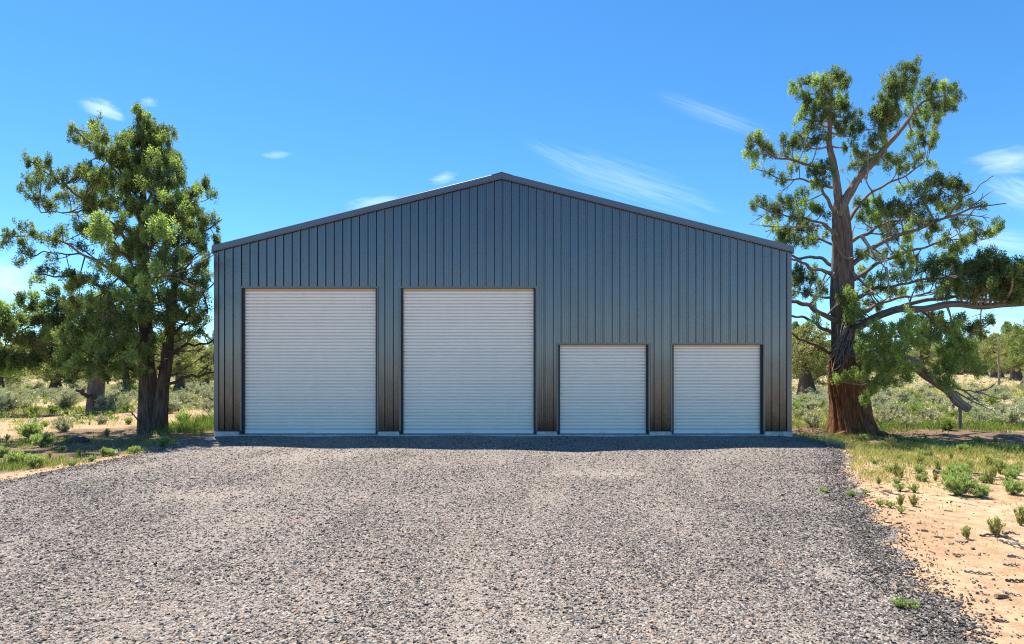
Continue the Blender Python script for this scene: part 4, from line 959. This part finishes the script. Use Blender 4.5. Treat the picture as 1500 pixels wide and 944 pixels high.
# individually recognisable shrubs
for px, py, k, sc, lb in [(93, 633, 0, .62, 'silvery sagebrush growing between dark rock and pale tree trunk'), (150, 622, 1, .62, 'small upright silvery sagebrush in front of the pale thick trunk'),
                          (1290, 600, 2, 1.1, 'large grey-green sagebrush just right of the old flared trunk'), (1260, 610, 3, .9, 'sagebrush touching the right foot of the old flared trunk'), (1185, 603, 0, 1.1, 'pale sagebrush beside the building’s right wall'),
                          (1345, 612, 1, 1.0, 'sagebrush left of the prop under the broken limb'), (1420, 612, 2, .9, 'sagebrush behind the prop under the broken limb'), (1470, 612, 0, 1.1, 'dry brownish sagebrush near the right edge, above shaded ground')]:
    x, y = gxy(px, py); put(sagep, k, x, y, sc, lb.replace('’', "'"), 'shrub')
for px, py, k, sc, lb in [(1300, 622, 1, .9, 'sagebrush in the shade line right of the old trunk foot'), (1330, 627, 3, .85, 'low sagebrush on the near edge of the right-hand brush, left of the prop'), (1362, 622, 0, .95, 'sagebrush half way between old trunk and prop'),
                          (1385, 630, 4, .9, 'yellow-green rabbitbrush just left of the prop foot'), (1432, 625, 2, .8, 'dark sagebrush right of the prop foot'), (1460, 628, 5, 1.1, 'rabbitbrush on the near brush edge far right of the prop'), (1488, 624, 1, 1.0, 'sagebrush cut by the right picture edge, near side'),
                          (1175, 615, 3, .8, 'low sagebrush close to the building corner, in grass'), (1205, 600, 4, .9, 'rabbitbrush between building corner and old trunk')]:
    x, y = gxy(px, py); put(sagep, k, x, y, sc, lb, 'shrub')
rs = np.random.default_rng(99); n_s = {0: 0, 1: 0, 2: 0}; pts = []
def sage_zone(px0, px1, py0, py1, n, lab, grp, mind=.9, rab=.25):
    c = 0; tries = 0
    while c < n and tries < n*60:
        tries += 1
        px = rs.uniform(px0, px1); py = py0+(py1-py0)*rs.random()**1.25; x, y = gxy(px, py)
        if y < 20.5 or (x < 9.3 and x > -9.8) or y > 120: continue
        if any((x-a)**2+(y-b)**2 < (mind*(.6+y/60))**2 for a, b in pts): continue
        if x > 10 and abs(y-(31.5-.085*(x-14)+.004*(x-14)**2)) < 1.9: continue
        if (x-T2[0])**2+(y-T2[1])**2 < 1.2 or (x-T3[0])**2+(y-T3[1])**2 < 2.2: continue
        if np.sin(x*.35+1.1)*np.sin(y*.21+.4) < -.35 and rs.random() < .75: continue
        pts.append((x, y)); isr = rs.random() < rab
        k = int(rs.integers(4, 6)) if isr else int(rs.integers(0, 4))
        put(sagep, k, x, y, rs.uniform(.75, 1.25), lab[1] if isr else lab[0], 'shrub', grp[1] if isr else grp[0]); c += 1
    print('sage', c)
sage_zone(-30, 320, 560, 606, 140, ('silver-green sagebrush in the open field left of the building', 'yellow-green rabbitbrush in the open field left of the building'), ('sagebrush left of the building', 'rabbitbrush left of the building'))
sage_zone(1150, 1530, 560, 616, 118, ('silver-green sagebrush in the field right of the building', 'yellow-green rabbitbrush in the field right of the building'), ('sagebrush right of the building', 'rabbitbrush right of the building'))

# far brush that reads as one mass
def brush(name, m_, mat, seed, lab, ph, sc_):
    d = 20+105*rs.random(m_)**.85; x = rs.uniform(-1.25, 1.25, m_)*d
    road_ = (x > 5) & (np.abs(d-(31.5-.085*(x-14)+.004*(x-14)**2)) < 2.0)
    near_ = (d < 33) & (np.abs((x)/d) < .9) & ((x > 9) | (x < -9)) & (rs.random(m_) < .55)
    ok = (np.sin(x*.25+ph)*np.sin(d*.16+ph)+.5*np.sin(x*.7+d*.3) > -.45) & ~road_ & ~near_ & ~((x > XL-1.) & (x < XR+1.6) & (d < FY+DEPTH+1)) & ~((x > 8) & (x < 14) & (d < 22.5)) & ~((x < -8) & (x > -13) & (d < 21.5))
    x, d = x[ok], d[ok]
    C = np.stack([x, d, terrain(x, d)+.10], 1); rr = rs.uniform(.14, .40, len(x))*sc_
    v, f, a = leaves(C, np.stack([rr, rr, rr*.55], 1), 14, .17, .06, .9, seed=seed, cv=rs.normal(.5, .25, len(x)).clip(0, 1))
    tag(mesh_np(name, v, f, mat, var=a), lab, 'ground cover', kind='stuff')
brush('far_brush', 19000, M_sage, 12, 'low grey-green brush covering the far flats', .7, 1.)
brush('far_herbs', 9000, M_rabbit, 13, 'low yellow-green herbs covering the far flats', 2.1, .8)
# woodland far beyond the flats, too distant to tell one tree from the next
tc_ = []
for i in range(720):
    d_ = rs.uniform(128, 260); px_ = rs.uniform(-150, 1650); h_ = rs.uniform(3.5, 7.5); x_ = (px_-CX)/F*d_; z_ = float(terrain(x_, d_))
    for j in range(34):
        u_ = rs.random(); rad = 2.6*(1-u_)**.6*rs.random()**.5; a_ = rs.uniform(0, 6.28)
        tc_.append((x_+math.cos(a_)*rad, d_+math.sin(a_)*rad, z_+h_*(.06+.9*u_)))
tc_ = np.array(tc_); rr = rs.uniform(.5, .8, len(tc_))
v, f, a = leaves(tc_, np.stack([rr, rr, rr], 1), 10, .7, .42, .4, seed=19, cv=rs.normal(.5, .2, len(tc_)).clip(0, 1))
tag(mesh_np('far_woodland', v, f, M_junfar, var=a), 'hazy olive juniper woodland at the horizon beyond the flats', 'woodland', kind='stuff')
# ------------------------------------------------------------------ grass (one stuff object)
def blades(x, y, h, w, var, seed, z=None):
    r = np.random.default_rng(seed); n = len(x); z = terrain(x, y) if z is None else z
    a = r.uniform(0, 6.28, n); l = r.uniform(.1, .75, n)*h
    p = np.stack([x, y, z-.005], 1); s = np.stack([np.cos(a), np.sin(a), 0*a], 1)*w[:, None]*.5
    b = r.uniform(0, 6.28, n); ln = np.stack([np.cos(b)*l, np.sin(b)*l, 0*b], 1)
    mid = p+ln*.35+np.stack([0*h, 0*h, h*.6], 1); tip = p+ln+np.stack([0*h, 0*h, h], 1)
    V = np.stack([p-s, p+s, mid+s*.7, tip, mid-s*.7], 1).reshape(-1, 3)
    return V, np.arange(n*5).reshape(-1, 5), var
GV, GF, GA, off = [], [], [], 0
def add_grass(n, cx, cy, sx, sy, h, w, col, spread=.26, tuft=10, seed=0, clip=None):
    global off
    r = np.random.default_rng(seed+500); nt = max(1, n//tuft)
    tx = r.normal(cx, sx, nt) if clip is None else r.uniform(cx-sx, cx+sx, nt); ty = r.normal(cy, sy, nt) if clip is None else r.uniform(cy-sy, cy+sy, nt)
    x = np.repeat(tx, tuft)+r.normal(0, .05*(1+cy/25), nt*tuft); y = np.repeat(ty, tuft)+r.normal(0, .05*(1+cy/25), nt*tuft)
    hh = np.repeat(r.uniform(.55, 1.2, nt), tuft)*r.uniform(.5, 1.15, nt*tuft)*h
    va = (np.repeat(r.normal(col, spread, nt), tuft)+r.normal(0, .08, nt*tuft)).clip(0, 1)
    ok = (y > FY+.1) | (x > edge_r(y)+.08+.3*np.abs(r.normal(0, 1, len(x)))*0) | (x < edge_l(y)-.05)
    ok &= ~((x > XL-.12) & (x < XR+.12) & (y > FY-.1)) & (y > 1.5)
    x, y, hh, va = x[ok], y[ok], hh[ok], va[ok]
    if not len(x): return
    V, Fq, va = blades(x, y, hh, np.full(len(x), w)*r.uniform(.7, 1.3, len(x)), va, seed)
    GV.append(V); GF.append(Fq+off); GA.append(va); off += len(V)
sd = 0
# (photo px, py, half-size px x/y in ground metres, count, height, width, colour)
for px, py, sx, sy, n, h, w, c in [
    (290, 630, .55, .35, 2600, .30, .010, .12), (305, 622, .35, .45, 1800, .34, .010, .10), (268, 634, .45, .15, 900, .2, .009, .15), (195, 664, .25, .12, 260, .12, .008, .3), (232, 652, .35, .15, 420, .15, .008, .25),
    (140, 678, .8, .12, 350, .08, .007, .35), (45, 686, .7, .18, 700, .16, .008, .3), (25, 682, .5, .25, 700, .22, .009, .2), (10, 655, 1.2, .8, 500, .12, .008, .3), (50, 650, .6, .35, 900, .16, .009, .22), (280, 600, 1., .7, 700, .25, .012, .45),
    (90, 600, 3.5, 1.4, 2600, .22, .014, .38), (190, 600, 2.2, 1.4, 2200, .22, .014, .35), (20, 605, 3, 1.2, 2000, .2, .014, .45), (40, 620, 1.5, .7, 700, .14, .01, .3), (130, 645, 1.0, .5, 300, .10, .009, .4),
    (1185, 625, .9, 1.0, 2600, .22, .011, .30), (1200, 612, 1.2, 1.5, 3000, .26, .012, .38), (1230, 643, .9, .30, 1500, .17, .009, .22), (1265, 655, 1.0, .4, 1300, .17, .009, .5), (1300, 668, 1.0, .45, 1500, .16, .008, .62), (1330, 655, 1.1, .4, 2000, .16, .008, .5),
    (1345, 680, .9, .35, 1500, .13, .008, .6), (1380, 662, 1.0, .4, 1500, .16, .009, .42), (1440, 668, 1.1, .5, 1500, .16, .009, .45), (1490, 660, .8, .5, 900, .18, .009, .35), (1270, 695, .5, .2, 500, .10, .007, .65), (1330, 705, .6, .25, 500, .10, .007, .7), (1480, 690, .8, .3, 500, .10, .007, .6),
    (1310, 628, 1.4, .6, 1700, .28, .012, .14), (1380, 628, 1.4, .5, 2400, .32, .012, .12), (1440, 628, 1.2, .5, 1500, .28, .012, .2), (1495, 628, 1., .6, 1500, .26, .012, .3), (1350, 615, 2.2, 1., 3000, .26, .013, .6), (1450, 612, 2.2, 1., 3000, .25, .013, .35),
    (1400, 572, 8, 2.5, 5200, .35, .03, .78), (1300, 585, 5, 2, 3000, .3, .025, .3), (1470, 580, 7, 2, 4200, .3, .03, .75), (1330, 597, 3, 1.0, 2200, .28, .02, .25), (1200, 590, 3.5, 2.5, 3000, .28, .02, .35),
    (60, 575, 8, 4, 4200, .3, .03, .5), (200, 578, 7, 4, 4200, .3, .03, .48), (290, 580, 5, 4, 3000, .3, .03, .5)]:
    x, y = gxy(px, py); sd += 1; add_grass(n, x, y, sx, sy, h, w, c, seed=sd)
# thin sparse dry grass over the near soil
add_grass(2600, 8.5, 8.5, 5.0, 3.6, .07, .006, .75, seed=300, tuft=5, clip=1)
add_grass(9500, 9.6, 11.8, 3.6, 1.9, .13, .006, .58, seed=302, tuft=9, clip=1)
add_grass(5000, 10.5, 14.2, 4.2, 1.6, .13, .007, .50, seed=303, tuft=9, clip=1)
add_grass(2600, -12.5, 15.5, 4.2, 3.2, .12, .007, .5, seed=304, tuft=8, clip=1)
add_grass(3500, -15, 22.5, 7, 3.2, .16, .009, .5, seed=305, tuft=8, clip=1)
add_grass(1500, -11.5, 12, 3.2, 4.0, .08, .006, .6, seed=301, tuft=5, clip=1)
tag(mesh_np('grass', np.vstack(GV), np.vstack(GF), M_grass, var=np.concatenate(GA)), 'green and straw-yellow grass growing over the sandy soil', 'grass', kind='stuff')
print('blades', off//5)

# ------------------------------------------------------------------ single weeds near the gravel
weedp = [shrub('weed_clump', 301, .38, .26, M_weed, 30, 30, (.045, .007), up=1.3), shrub('weed_clump', 302, .28, .15, M_weed, 18, 24, (.03, .007), up=1.1), shrub('weed_clump', 303, .2, .3, M_grass, 14, 14, (.08, .006), up=1.8)]
for px, py, k, sc, lb in [
    (1207, 724, 1, .62, 'small round weed alone on the gravel, farthest left of the right-side weeds'), (1246, 729, 1, .62, 'small round weed on the gravel a step right of the first one'), (1268, 724, 1, .5, 'tiny pale weed at the gravel edge above its neighbours'),
    (1289, 742, 1, .5, 'tiny weed at the ragged gravel edge'), (1318, 720, 1, .8, 'leafy weed behind the ragged gravel edge, in dry grass'), (1304, 744, 1, .6, 'pale weed on sand right beside the gravel edge'), (1338, 742, 2, .62, 'thin yellow-green tuft on sand past the gravel edge'), (1320, 752, 1, .45, 'tiny weed just below the pale weed at the gravel edge'), (1340, 722, 1, .75, 'bluish weed in front of the green grassy patch'),
    (1405, 700, 0, 1.15, 'large blue-green weed behind a fallen grey branch'), (1404, 726, 0, 1.25, 'largest bushy green weed on the orange sand'), (1435, 729, 0, .85, 'upright green weed right of the largest bushy weed'), (1485, 725, 0, .9, 'spreading green weed near the right picture edge on sand'), (1458, 685, 0, .75, 'blue-green weed below the shaded strip'),
    (1352, 672, 0, .85, 'bright lime weed at the edge of the tree shade'), (1410, 662, 0, .85, 'bright lime weed inside the dark tree shade'), (1416, 790, 2, .55, 'lone thin yellow tuft on open sand'), (1458, 786, 2, .85, 'tall dry tuft beside the bleached sticks'), (1317, 893, 1, .55, 'pale weed growing in the near gravel'), (1336, 893, 1, .45, 'darker green weed in the near gravel'), (1495, 770, 2, .8, 'straw tuft cut by the right picture edge'),
    (44, 642, 0, 1.9, 'low dark green bush on sand left of the dark rock'), (62, 655, 0, 1.5, 'flat green bush in shade below the dark rock'), (26, 683, 0, 1.2, 'tall silver-green weed near the left picture edge'), (52, 686, 0, 1.1, 'broad green weed beside the gravel at far left'), (105, 684, 1, .8, 'small bright weed at the left gravel edge'), (134, 676, 1, .8, 'pale weed on the left gravel edge, in shade'), (197, 664, 0, .7, 'bright feathery weed on the left gravel border'), (238, 655, 0, 1., 'grey-green weed in front of the double trunk'), (268, 618, 0, 1.5, 'round yellow-green bush right of the double trunk'),
    (188, 622, 0, .9, 'yellow-green bush between the two left trunks'), (1319, 742, 2, .5, 'short straw tuft at the ragged gravel edge')]:
    x, y = gxy(px, py); put(weedp, k, x, y, sc*.9, lb, 'weed', dz=.012)

for i in range(70):
    px = rs.uniform(1255, 1500); py = rs.uniform(645, 712); x, y = gxy(px, py)
    if x < edge_r(y)+.4: continue
    put(weedp, int(rs.integers(0, 3)), x, y, rs.uniform(.35, .8), 'small low forb in the grassy ground right of the gravel', 'weed', 'small forbs in the grass right of the gravel')
for i in range(26):
    px = rs.uniform(-10, 290); py = rs.uniform(606, 672); x, y = gxy(px, py)
    if x > -8.4 or y < 10: continue
    put(weedp, int(rs.integers(0, 3)), x, y, rs.uniform(.4, .9), 'small low forb on the bare soil left of the building', 'weed', 'small forbs on the soil left of the building')
# ------------------------------------------------------------------ dead sticks, log, rocks, post
def stick(pts, r0, mat, label, name='dead_branch', cat='branch', forks=3, seed=0):
    r = np.random.default_rng(seed); W0 = []
    for px, py, hz in pts:
        x, y = gxy(px, py); W0.append((x, y, float(terrain(x, y))+hz+r0*.6))
    W = catmull(np.array(W0), 14); W[:, 2] += .008*np.sin(np.arange(14)*1.7+seed)
    L = np.linalg.norm(W[-1]-W[0]); m = MB(); m.tube(W, np.linspace(r0, r0*.35, 14)*(1+.15*np.sin(np.arange(14)*2.1)), 9, .12, 1., seed=seed)
    for _ in range(forks):
        i = int(r.integers(3, 12)); dr = (W[-1]-W[0])/L+r.normal(0, .7, 3)*np.array((1, 1, .25)); dr /= np.linalg.norm(dr); l = L*r.uniform(.12, .35)
        a = W[i]; q = a+dr*l*.5+r.normal(0, .01, 3); b = a+dr*l
        b[2] = max(b[2], float(terrain(b[0], b[1]))+.004); q[2] = max(q[2], float(terrain(q[0], q[1]))+.006)
        m.tube(catmull([a, q, b], 6), np.linspace(r0*.5, r0*.18, 6), 6, .1, cap=False, seed=seed)
    base = W[0].copy()
    return tag(m.build(name, mat, None, True, loc=base), label, cat)
for i, (pts, r0, mt, lb, fk) in enumerate([
    ([(1368, 694, .0), (1400, 695, .0), (1443, 697, .0)], .045, M_dead, 'long grey fallen branch lying behind the bushy weeds', 3),
    ([(1436, 786, .0), (1460, 787, .02), (1492, 794, .0)], .016, M_dead, 'dark dry stick lying left of the bleached sticks', 3),
    ([(1464, 792, .0), (1480, 799, .02), (1502, 806, .01)], .020, M_bleach, 'white bleached stick at the right picture edge', 5),
    ([(1470, 783, .0), (1480, 782, .01), (1494, 785, .0)], .014, M_dead, 'short brown stick above the bleached ones', 2),
    ([(1475, 816, .0), (1485, 817, .01), (1500, 820, .0)], .014, M_bleach, 'pale curved stick just below the bleached ones', 3),
    ([(1412, 838, .0), (1430, 841, .01), (1454, 843, .0)], .012, M_bleach, 'pale forked twig in the middle of the bare sand', 3),
    ([(1474, 852, .0), (1488, 853, .01), (1504, 854, .0)], .013, M_dead, 'brown twig at the right edge below the pale twigs', 3),
    ([(1456, 910, .0), (1466, 911, .0), (1478, 912, .0)], .013, M_dead, 'stubby dark stick on the sand near the bottom right', 1),
    ([(1395, 812, .0), (1405, 815, .01), (1414, 813, .0)], .008, M_dead, 'small bent twig on sand beside the gravel border', 1),
    ([(1300, 722, .0), (1320, 727, .01), (1326, 729, .0)], .012, M_dead, 'short dark stick behind the gravel-edge weeds', 1),
    ([(1400, 793, .0), (1405, 796, .01), (1413, 794, .0)], .009, M_bleach, 'little white twig left of the lone yellow tuft', 2),
    ([(1434, 702, .0), (1452, 704, .0), (1476, 703, .0)], .018, M_bleach, 'pale stick right of the long grey fallen branch', 2),
    ([(1196, 634, .0), (1220, 633, .01), (1246, 631, .0)], .03, M_dead, 'grey root-like stick lying at the foot of the old trunk', 2),
    ([(1215, 658, .0), (1210, 652, .12), (1207, 646, .22)], .012, M_bleach, 'pale forked twig standing in the building shadow', 3),
    ([(1330, 668, .0), (1350, 671, .0), (1378, 676, .0)], .02, M_bleach, 'pale stick among grass below the shaded ground', 2),
    ([(1352, 652, .0), (1380, 655, .02), (1412, 652, .0)], .022, M_bleach, 'weathered pale stick lying in the tree shade', 3),
    ([(1470, 828, .0), (1482, 830, .01), (1494, 828, .0)], .008, M_dead, 'thin brown twig between the pale curved stick and lower twig', 2),
    ([(1470, 868, .0), (1478, 872, .01), (1496, 874, .0)], .010, M_bleach, 'white splintered twig near the right edge, low down', 3),
    ([(165, 655, .0), (180, 660, .0), (195, 657, .0)], .012, M_bleach, 'pale twig in the shade near the left gravel edge', 1)]):
    stick(pts, r0, mt, lb, forks=fk, seed=40+i)
def rock(px, py, w, h, mat, label, seed, zoff=0.):
    r = np.random.default_rng(seed); x, y = gxy(px, py); nu, nv = 20, 12; V = []
    ph = r.uniform(0, 6.28, 8)
    for j in range(nv+1):
        v = math.pi*j/nv
        for i in range(nu):
            u = 2*math.pi*i/nu; d = np.array((math.cos(u)*math.sin(v), math.sin(u)*math.sin(v), math.cos(v)))
            s = 1+.16*math.sin(3*d[0]+ph[0])*math.sin(3*d[1]+ph[1])+.10*math.sin(7*d[0]+ph[2])*math.sin(6*d[2]+ph[3])+.06*math.sin(13*d[1]+ph[4])+.03*r.normal()*math.sin(v)
            V.append(d*s*np.array((w/2, w/2*.8, h)))
    idx = np.arange((nv+1)*nu).reshape(nv+1, nu); Q = np.stack([idx[:-1], idx[1:], np.roll(idx[1:], -1, 1), np.roll(idx[:-1], -1, 1)], -1).reshape(-1, 4)
    o = mesh_np('rock', np.array(V), Q, mat); o.location = (x, y, float(terrain(x, y))+h*.15+zoff); return tag(o, label, 'rock')
rock(113, 648, .6, .12, M_lava, 'low dark rock half buried in the shade left of the double trunk', 1)
rock(357, 651, .07, .03, M_tanrock, 'small tan stone on the gravel in the building shadow, left one', 2, .03)
rock(373, 652, .08, .035, M_tanrock, 'small tan stone on the gravel in the building shadow, right one', 3, .03)
rock(170, 667, .14, .07, M_tanrock, 'pale stone at the left gravel edge in tree shade', 4)
rock(307, 646, .22, .04, M_conc, 'flat pale concrete scrap by the left footing', 5, .02)
# loose litter: chips and needles on the soil, one stuff object
n = 9500; x = rs.uniform(2.6, 14, n); y = rs.uniform(3, 18, n)
x2 = rs.uniform(-14, -8.2, 1800); y2 = rs.uniform(7, 17, 1800)
x = np.concatenate([x, x2]); y = np.concatenate([y, y2]); ok = (x > edge_r(y)+.05) | (x < -8.2)
ok &= (np.sin(x*1.7+y*.6)*np.sin(y*2.1-x*.5)+rs.normal(0, .5, len(x)) > .15); x, y = x[ok], y[ok]; n = len(x)
a = rs.uniform(0, 6.28, n); L = rs.lognormal(math.log(.028), .6, n).clip(.008, .12); w = L*rs.uniform(.08, .35, n); z = terrain(x, y)
ax = np.stack([np.cos(a), np.sin(a), rs.normal(0, .12, n)], 1)*L[:, None]/2; bx = np.stack([-np.sin(a), np.cos(a), 0*a], 1)*w[:, None]/2; c = np.stack([x, y, z+.004], 1); up = np.stack([0*a, 0*a, w*.6+.002], 1)
V = np.stack([c-ax-bx, c+ax-bx, c+ax+bx, c-ax+bx, c-ax*.8-bx*.6+up, c+ax*.8-bx*.6+up, c+ax*.8+bx*.6+up, c-ax*.8+bx*.6+up], 1).reshape(-1, 3)
f = np.array([(4, 5, 6, 7), (0, 1, 5, 4), (1, 2, 6, 5), (2, 3, 7, 6), (3, 0, 4, 7)]); Fq = (f[None]+np.arange(n)[:, None, None]*8).reshape(-1, 4)
tag(mesh_np('twig_litter', V, Fq, M_litter), 'brown bark chips and twig bits scattered on the sand', 'litter', kind='stuff')
x = (1397-CX)/F*29; m = MB()
m.tube([(0, 0, -.1), (0, 0, .6), (.01, 0, 1.35)], [.022, .02, .02], 6); m.box(-.035, .035, -.004, .004, 1.15, 1.3)
o = m.build('fence_post', M_rust); o.location = (x, 29, float(terrain(x, 29))); tag(o, 'thin rusty steel post standing before the dirt road', 'post')

n = 2600; aa = rs.uniform(0, 6.28, n); q = .9+np.abs(rs.normal(0, .9, n)); x = T3[0]+np.cos(aa)*q; y = T3[1]+np.sin(aa)*q; a = rs.uniform(0, 6.28, n); L = rs.lognormal(math.log(.06), .6, n).clip(.02, .25); w = L*rs.uniform(.1, .3, n); z = terrain(x, y)
ax = np.stack([np.cos(a), np.sin(a), rs.normal(0, .2, n)], 1)*L[:, None]/2; bx = np.stack([-np.sin(a), np.cos(a), 0*a], 1)*w[:, None]/2; c = np.stack([x, y, z+.008], 1); up = np.stack([0*a, 0*a, w*.6+.002], 1)
V = np.stack([c-ax-bx, c+ax-bx, c+ax+bx, c-ax+bx, c-ax*.8-bx*.6+up, c+ax*.8-bx*.6+up, c+ax*.8+bx*.6+up, c-ax*.8+bx*.6+up], 1).reshape(-1, 3)
Fq = (f[None]+np.arange(n)[:, None, None]*8).reshape(-1, 4)
tag(mesh_np('bark_litter', V, Fq, M_litter), 'shed bark shreds and needles round the foot of the old trunk', 'litter', kind='stuff')
# ------------------------------------------------------------------ sun, sky, clouds
sunv = Vector((-.25, .42, 1.)).normalized()
el = math.asin(sunv.z); az = math.atan2(sunv.x, sunv.y)
sd_ = bpy.data.lights.new('sun', 'SUN'); sd_.energy = 4.9; sd_.angle = R(.53); sd_.color = (1, .925, .81)
so = bpy.data.objects.new('sun', sd_); COL.objects.link(so); so.rotation_euler = sunv.to_track_quat('Z', 'Y').to_euler(); so.location = (0, 0, 30)
w = bpy.data.worlds.new('World'); scn.world = w; w.use_nodes = True; nt = w.node_tree; nt.nodes.clear()
class WK(NT):
    def __init__(s, tree): s.t = tree
k = WK(nt)
out = k.n('OutputWorld'); bg = k.n('Background'); k.l(bg.outputs[0], out.inputs[0])
sky = k.n('TexSky', sky_type='NISHITA', sun_disc=False, sun_elevation=el, sun_rotation=az, altitude=1300, air_density=1.0, dust_density=.12, ozone_density=2.5)
hs = k.n('HueSaturation'); hs.inputs['Saturation'].default_value = 1.2; hs.inputs['Hue'].default_value = .498; hs.inputs['Value'].default_value = 1.0; k.l(sky.outputs[0], hs.inputs['Color'])
tc = k.n('TexCoord'); sx = k.n('SeparateXYZ'); k.l(tc.outputs['Generated'], sx.inputs[0])
ydir = k.math('MAXIMUM', sx.outputs[1], .05)
u = k.math('DIVIDE', sx.outputs[0], ydir); v = k.math('DIVIDE', sx.outputs[2], ydir)
cmb = k.n('CombineXYZ'); k.l(u, cmb.inputs[0]); k.l(v, cmb.inputs[1])
front = k.math('GREATER_THAN', sx.outputs[1], .06)
def cloud(px, py, rx, ry, ang, stren, nscale, soft=(.35, .75), stretch=3.):
    """a cirrus wisp round the direction of one point of the sky"""
    mp = k.n('Mapping'); mp.vector_type = 'TEXTURE'; mp.inputs['Location'].default_value = ((px-CX)/F, (HY-py)/F, 0); mp.inputs['Rotation'].default_value = (0, 0, R(ang)); mp.inputs['Scale'].default_value = (rx/F, ry/F, 1)
    k.l(cmb.outputs[0], mp.inputs[0]); ln = k.n('VectorMath', operation='LENGTH'); k.l(mp.outputs[0], ln.inputs[0])
    m2 = k.vmul(mp.outputs[0], (nscale, nscale*stretch*.5, 1))
    nn = k.n('TexNoise'); nn.inputs['Scale'].default_value = 1.; nn.inputs['Detail'].default_value = 6; nn.inputs['Roughness'].default_value = .6; nn.inputs['Distortion'].default_value = .5
    ad = k.n('VectorMath', operation='ADD'); k.l(m2, ad.inputs[0]); ad.inputs[1].default_value = (px*.37, py*.21, 3); k.l(ad.outputs[0], nn.inputs['Vector'])
    fall = k.math('SUBTRACT', 1., ln.outputs['Value'], clamp=True)
    s_ = k.math('ADD', k.math('MULTIPLY', fall, 1.0), k.math('MULTIPLY', k.math('SUBTRACT', nn.outputs[0], .5), 1.5))
    mr = k.n('MapRange', interpolation_type='SMOOTHSTEP'); k.l(s_, mr.inputs[0]); mr.inputs[1].default_value = soft[0]; mr.inputs[2].default_value = soft[1]
    return k.math('MULTIPLY', k.math('MULTIPLY', mr.outputs[0], k.math('MINIMUM', k.math('MULTIPLY', fall, 3.), 1.)), stren)
cl = None
for a in [(150, 161, 46, 19, -20, .5, 1.3, (.05, 1.0)), (218, 150, 18, 10, 0, .25, 1.2, (.05, 1.)), (405, 227, 30, 8, 0, .25, 1.2, (.05, 1.)), (650, 261, 30, 11, 12, .35, 1.2, (.05, 1.1)), (548, 297, 56, 12, 6, .35, 1.5, (.05, 1.)),
          (925, 268, 170, 40, -18, .25, 1.8, (.05, 1.35), 8.), (850, 245, 110, 22, -24, .2, 1.8, (.0, 1.3), 8.), (1045, 168, 120, 20, -20, .18, 1.6, (.0, 1.3), 7.), (1480, 236, 80, 30, 6, .48, 1.5, (.05, 1.2), 4.), (1495, 285, 70, 34, -22, .36, 1.5, (.05, 1.2), 5.),
          (1455, 355, 140, 30, -6, .3, 1.8, (.0, 1.2), 6.), (1460, 480, 170, 50, 0, .18, 1.6, (.0, 1.1), 5.), (10, 412, 80, 44, 10, .45, 1.6, (.0, 1.1), 3.), (40, 520, 140, 40, 0, .35, 1.5, (.0, 1.), 3.), (340, 520, 180, 50, 0, .25, 1.5, (.0, 1.), 3.)]:
    a = list(a); a[5] *= .62; c = cloud(*a); cl = c if cl is None else k.math('MAXIMUM', cl, c)
cl = k.math('MULTIPLY', cl, front)
tint = k.mix(1., hs.outputs[0], (.64, .905, 1.0), 'MULTIPLY')
colr = k.mix(cl, tint, (8.0, 8.6, 9.2))
k.l(colr, bg.inputs[0]); bg.inputs[1].default_value = .10

# ------------------------------------------------------------------ camera and view
cd = bpy.data.cameras.new('camera'); cam = bpy.data.objects.new('camera', cd); COL.objects.link(cam)
cam.location = (0, 0, CAMZ); cam.rotation_euler = (R(90), 0, 0); cd.sensor_width = 36; cd.lens = 36*F/1500; cd.shift_y = (HY-472)/1500; cd.shift_x = 0; cd.clip_end = 3000; cd.clip_start = .05
scn.camera = cam
vs = scn.view_settings; vs.view_transform = 'Standard'; vs.look = 'None'; vs.exposure = 1.16; vs.gamma = 1; vs.use_curve_mapping = False
scn.cycles.max_bounces = 6; scn.cycles.diffuse_bounces = 3; scn.cycles.glossy_bounces = 3; scn.cycles.transmission_bounces = 4; scn.cycles.transparent_max_bounces = 4
scn.cycles.use_denoising = True
scn.cycles.denoiser = 'OPENIMAGEDENOISE'
scn.cycles.denoising_input_passes = 'RGB_ALBEDO_NORMAL'
scn.cycles.denoising_prefilter = 'NONE'
scn.cycles.filter_width = 1.15
scn.cycles.sample_clamp_indirect = 6
